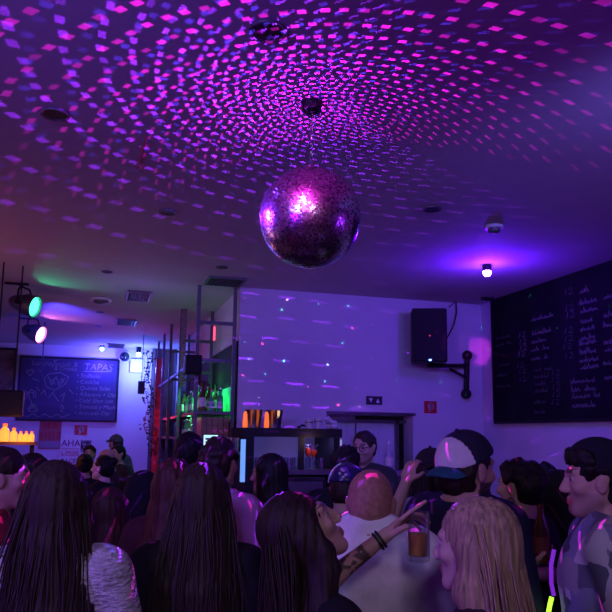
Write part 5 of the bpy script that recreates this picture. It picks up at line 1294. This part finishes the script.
# far group by the left of the bar
person('f_cap', 'person in a flat cap and grey blue jacket at the far end of the bar', 116, 434, 9.6, 60, hat=dict(kind='cap', mat=C_((0.10, 0.10, 0.14)), tilt=4, turn=-10), hair='crop', hair_up=0.02, top=GREYB, h=0.018, top_name='jacket', bulk=0.024, wide=1.1)
person('f_dark', 'person with short dark hair standing right before the flat capped person', 117.5, 444, 8.5, 150, hair='short', hair_col=BLKH, h=0.018, top=CHAR)
person('f_bald', 'balding person in a dark top with head bowed near the far wall', 109, 447.5, 7.6, 100, hair=None, scalp=(0.40, 0.24, 0.20), h=0.018, top=PLUM, head=(0, -18, 0))
person('f_man', 'person with short dark hair and a lit face right under the AHA poster side', 90, 444.5, 9.0, 195, hair='short', hair_col=DBRN, h=0.018, top=CHAR)
person('f_bun', 'person seen as a dark round head of hair in front of the AHA poster', 85, 453, 7.0, 20, hair='bun', hair_col=BLKH, h=0.018, top=BLK_, fem=True)
person('f_woman', 'pale faced person with black tied hair looking left in a dark coat', 102, 454.5, 6.2, 82, hair='bun', hair_col=BLKH, fem=True, h=0.014, hf=0.008, top=BLK_, skin=(0.72, 0.50, 0.42), top_name='coat', bulk=0.022, head=(0, 5, 0))
# left edge
person('l_edge', 'person at the left edge with dark hair and a face glowing pink turned right', 7, 445, 2.75, -72, hair='short', hair_col=DBRN, top=DRED, h=0.012, hf=0.007, skin=(0.50, 0.28, 0.26))
person('l_back', 'person with dark wavy hair behind the long haired person in grey knit', 36, 452, 3.7, -20, hair='bob', hair_len=0.25, hair_col=DBRN, top=C_((0.16, 0.03, 0.06)), fem=True, h=0.014)
person('l_red', 'short person with dark red hair and a maroon top seen from behind', 112, 486, 3.3, -10, hair='long', hair_len=0.34, hair_col=(0.05, 0.012, 0.014), top=DRED, fem=True, h=0.012, spread=0.07)
person('hood', 'person in a black jacket with the hood up at the bar', 147, 469, 4.3, -25, hair=None, hat=dict(kind='hood', mat=BLK_), top=BLK_, top_name='jacket', bulk=0.03, h=0.014, hair_up=0.04)
person('bar_man', 'person with short black hair and a black jacket facing the bottles', 191, 431, 4.6, -15, hair='short', hair_col=BLKH, top=BLK_, top_name='jacket', bulk=0.03, h=0.013, wide=1.1, scalp=(0.10, 0.06, 0.06))
person('aub', 'person with long straight auburn hair left of the one with long brown hair', 177, 457, 3.05, -15, hair='long', hair_len=0.46, hair_col=AUB, top=C_((0.05, 0.012, 0.02)), fem=True, h=0.012, spread=0.075)
person('pink_top', 'person in a shiny mauve shirt with tousled brown hair facing the cabinet', 221, 438.5, 3.6, -25, hair='curly', hair_col=DBRN, top=MAUVE, h=0.012, sleeve=0.9)
person('profile_l', 'person with dark shoulder hair in a black coat, face turned left to the bar', 268, 452.5, 4.05, 72, hair='bob', hair_len=0.27, hair_col=BLKH, top=BLK_, top_name='coat', bulk=0.024, fem=True, h=0.012, hf=0.007, skin=(0.55, 0.35, 0.30), spread=0.07)
# behind the bar
person('barman', 'person with glasses and dark hair standing behind the bar before the lift', 364, 430, 5.6, 150, hair='short', hair_col=DBRN, glasses=True, beard=0.45, top=CHAR, h=0.012, hf=0.006, skin=(0.50, 0.31, 0.27), head=(0, -6, 0))
person('curls', 'person with a dark mop of curly hair in front of the barman', 346, 446, 4.38, -10, hair='curly', hair_col=BLKH, top=BLK_, h=0.013)
EMB = mat('emblem_white', (0.6, 0.6, 0.7), 0.6)
person('cap_navy', 'person in a shiny navy cap with a white stripe and emblem', 347, 461, 3.3, -22, hair='crop', hair_col=DBRN, hair_up=0.026, hat=dict(kind='cap', mat=mat('navy_satin', (0.02, 0.02, 0.10), 0.3), arc=mat('white_trim', (0.75, 0.75, 0.8), 0.6), arc_az=188, emblem=EMB, emblem_side=-1, tilt=4), top=BLK_, h=0.012, head=(0, -10, 0))
# hand raised to the cap
hp = atd(413, 470, 3.3)
person('cap_black', 'person in a black cap with one hand raised to it and a glowing necklace', 430, 446, 3.8, 15, hair='long', hair_len=0.30, spread=0.07, hair_col=BLKH, hair_up=0.026, hat=dict(kind='cap', mat=C_((0.02, 0.02, 0.025)), tilt=6, turn=180), top=C_((0.45, 0.42, 0.50)), sleeve=0.5, slL=0.95, h=0.012, finehands=0.006,
       L=dict(w=atd(406, 482, 3.42), pole=(-0.6, -0.2, -1), hd=(0.45, 0.35, 0.85), pn=(0.8, 0.6, 0.1), curl=24), glow=((0.55, 1.0, 0.08), 2.5))
# centre
person('bald_white', 'person with cropped reddish hair in a white T-shirt, seen from behind', 372, 467, 2.52, -14, hair='crop', hair_mat=mat('cropped_hair', (0.40, 0.20, 0.16), 0.7, var=0.25, scale=70, bump=0.2), neck_drop=0.085, lean=8, top=WHT, sleeve=0.42, h=0.010, hf=0.008, skin=(0.56, 0.34, 0.28), wide=1.06, scalp=(0.42, 0.22, 0.18), fold=0.008, neck_z=1.525, hs=1.0, scalp_a=0.9)
TEAL = C_((0.02, 0.10, 0.14))
person('trucker', 'bearded person in a two tone white and navy cap worn backwards and a navy jacket', 466, 432.5, 2.8, -52, hair='short', hair_col=DBRN, hair_up=0.024, beard=0.9, hat=dict(kind='cap', mat=C_((0.020, 0.022, 0.050)), panel=C_((0.70, 0.70, 0.74)), panel_y=0.045, brim=TEAL, back=True, tilt=-20, turn=6, brim_len=0.062), top=NAVY, top_name='jacket', bulk=0.03, h=0.010, hf=0.006, wide=1.08, skin=(0.48, 0.29, 0.24), head=(-10, 0, 0), hs=1.12, neck_drop=0.045)
person('brown_long', 'person with very long straight brown hair and a black top seen from behind', 203, 461, 2.35, 3, hair='long', hair_len=0.46, hair_col=LBRN, top=BLK_, fem=True, h=0.010, locks=70, spread=0.090, hair_h=0.8)
person('grey_knit', 'person with very long wavy brown hair over a pale grey fuzzy knit, left front', 59, 460, 2.12, 8, hair='long', hair_len=0.52, hair_col=LBRN, top=FUZZ, fem=True, h=0.010, locks=90, spread=0.115, hair_h=0.8, top_name='knit_jumper', bulk=0.028, hs=1.02)
# arm with the glass
GD = 2.16
gc = lambda px, py, dd=0.0: atd(px, py, GD+dd)
wr_ = gc(386, 535, -0.03)
fing = [[gc(390, 536, -.04), gc(399, 530, -.05), gc(407, 526.5, -.045)],
        [gc(398, 522, -.0), gc(410, 512, .0), gc(419, 506, .0), gc(426, 501, .0)],
        [gc(400, 521, .015), gc(411, 514, .02), gc(422, 515, .035), gc(429, 522, .035)],
        [gc(400, 523, .03), gc(410, 517, .045), gc(420, 519, .055), gc(427, 526, .05)],
        [gc(398, 525, .04), gc(406, 521, .06), gc(414, 523, .065), gc(421, 530, .055)]]
person('looker', 'person with long dark hair looking up right, arm stretched out with a glass', 306, 490, 2.02, -60, hair='long', hair_len=0.50, hair_col=(0.024, 0.015, 0.012), top=BLK_, fem=True, h=0.010, hf=0.005, finehands=0.005, locks=60, spread=0.125, hair_h=0.8, head=(-20, 38, 0), neck_drop=-0.02, anchor=(304, 532), sleeve=0.30, skin=(0.56, 0.36, 0.29), front_locks=True, hair_up=0.008, hs=1.12,
       L=dict(w=wr_, elbow=gc(333, 577, -0.06), pole=(0, 0, -1), fingers=fing), tattoo='L', bracelet='L')
# tumbler held in that hand
a = gc(418, 561, .005); tb = gc(418.5, 513, .005); hh = float(np.linalg.norm(tb-a)); o = empty('tumbler', tuple(a), 'ribbed tumbler half full of amber drink held out in a hand', 'glass')
k = MB(); r1 = 0.0385; r0 = 0.034; k.lathe([(0, 0), (r0, 0), (r0+0.002, 0.012), (r1, hh), (r1-0.003, hh), (r0-0.002, 0.016), (0, 0.016)], 32)
for v in range(len(k.v)):
    x, y, z = k.v[v]; rr_ = math.hypot(x, y)
    if z < hh*0.62 and rr_ > r0*0.99: m_ = 1+0.03*(1 if (int(round(math.atan2(y, x)/(2*math.pi)*32)) % 2) else -1); k.v[v] = (x*m_, y*m_, z)
k.build('glass_body', M['glass'], o, True, 25)
k = MB(); k.lathe([(0, 0.018), (r0-0.005, 0.018), (r0-0.003, hh*0.56), (0, hh*0.56)], 24); k.build('amber_drink', mat('amber_drink', (0.95, 0.48, 0.10), 0.3), o, True, 40)
# right side
person('blonde', 'person with long straight blond hair in the front row, turned left', 472, 497, 1.78, 58, hair='long', hair_len=0.50, hair_col=BLOND, top=C_((0.05, 0.03, 0.05)), fem=True, h=0.010, hf=0.006, locks=80, spread=0.10, hair_h=0.8, skin=(0.60, 0.42, 0.36), front_locks=False, hs=1.04)
gb = lambda px, py, dd=0.0: atd(px, py, 2.80+dd)
gfin = [[gb(533, 566, -.02), gb(538, 559, -.05), gb(544, 553, -.052)]]+[[gb(533.5, y+2, .02), gb(538, y, .048), gb(547, y-1, .046), gb(552, y, .01), gb(551.5, y+1.5, -.02)] for y in (546, 552, 558, 563.5)]
person('earring', 'person with dark hair and hoop earrings in a dark shirt holding a bottle', 517, 458.5, 3.2, 48, hair='curly', hair_col=BLKH, top=C_((0.02, 0.018, 0.03)), h=0.011, hf=0.007, earring=True, finehands=0.006, sleeve=0.5, wide=1.06,
       R=dict(w=gb(530, 573, .05), pole=(1, -0.3, -1), fingers=gfin))
bc = atd(542, 562, 2.80); o = empty('beer_bottle', tuple(bc), 'brown beer bottle held up by the person in the dark shirt', 'bottle')
k = MB(); k.lathe([(0, 0), (0.029, 0), (0.030, 0.008), (0.030, 0.13), (0.014, 0.18), (0.0125, 0.225), (0, 0.225)], 18); k.build('glass', M['bglass'], o, True, 50)
k = MB(); k.lathe([(0.0305, 0.035), (0.0315, 0.035), (0.0315, 0.10), (0.0305, 0.10)], 18); k.build('paper_label', mat('red_label', (0.20, 0.04, 0.03), 0.6), o, True)
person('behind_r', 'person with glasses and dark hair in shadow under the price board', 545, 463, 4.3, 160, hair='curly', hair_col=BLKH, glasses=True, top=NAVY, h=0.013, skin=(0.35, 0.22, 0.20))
person('behind_r2', 'person with a dark pointed hood right of the barely seen glasses wearer', 560, 468, 3.6, -30, hair=None, hat=dict(kind='hood', mat=BLK_), top=BLK_, h=0.013, hair_up=0.04)
person('print_shirt', 'smiling person with black curly hair, dark hat and grey collage print shirt on the right', 593, 437, 2.38, 78, hair='curly', hair_col=BLKH, hair_up=0.024, hat=dict(kind='beanie', mat=C_((0.012, 0.014, 0.03)), tilt=22), forelock=True, top=pm, sleeve=0.5, h=0.010, hf=0.005, skin=(0.54, 0.35, 0.28), beard=0.3, wide=1.08, bulk=0.03, hs=1.02, smile=True, neck_drop=0.03, lips=(0.5, 0.10, 0.12))
# glow stick dangling low on the right
gs = atd(549, 604, 2.37); o = MB().tube([(-0.008, 0, -0.07), (-0.004, 0, -0.03), (0.004, 0, 0.0), (0.012, 0, 0.022)], 0.0075, 8).build('glow_stick', mat('green_glow_stick', (0.2, 0.5, 0.05), 0.4, emit=(0.35, 1.0, 0.03), es=2.2), None, True); o.location = tuple(gs); tag(o, 'bright green glow stick hanging at the hip by the collage print shirt', 'glow stick')
gs = atd(553, 574, 2.37); o = MB().tube([(0.0, 0, -0.07), (-0.008, 0, -0.03), (-0.006, 0, 0.03), (0.008, 0, 0.08)], 0.007, 8).build('glow_stick', mat('violet_glow_stick', (0.2, 0.05, 0.4), 0.4, emit=(0.30, 0.03, 0.85), es=0.5), None, True); o.location = tuple(gs); tag(o, 'dim violet glow stick above the bright green one by the collage print shirt', 'glow stick')
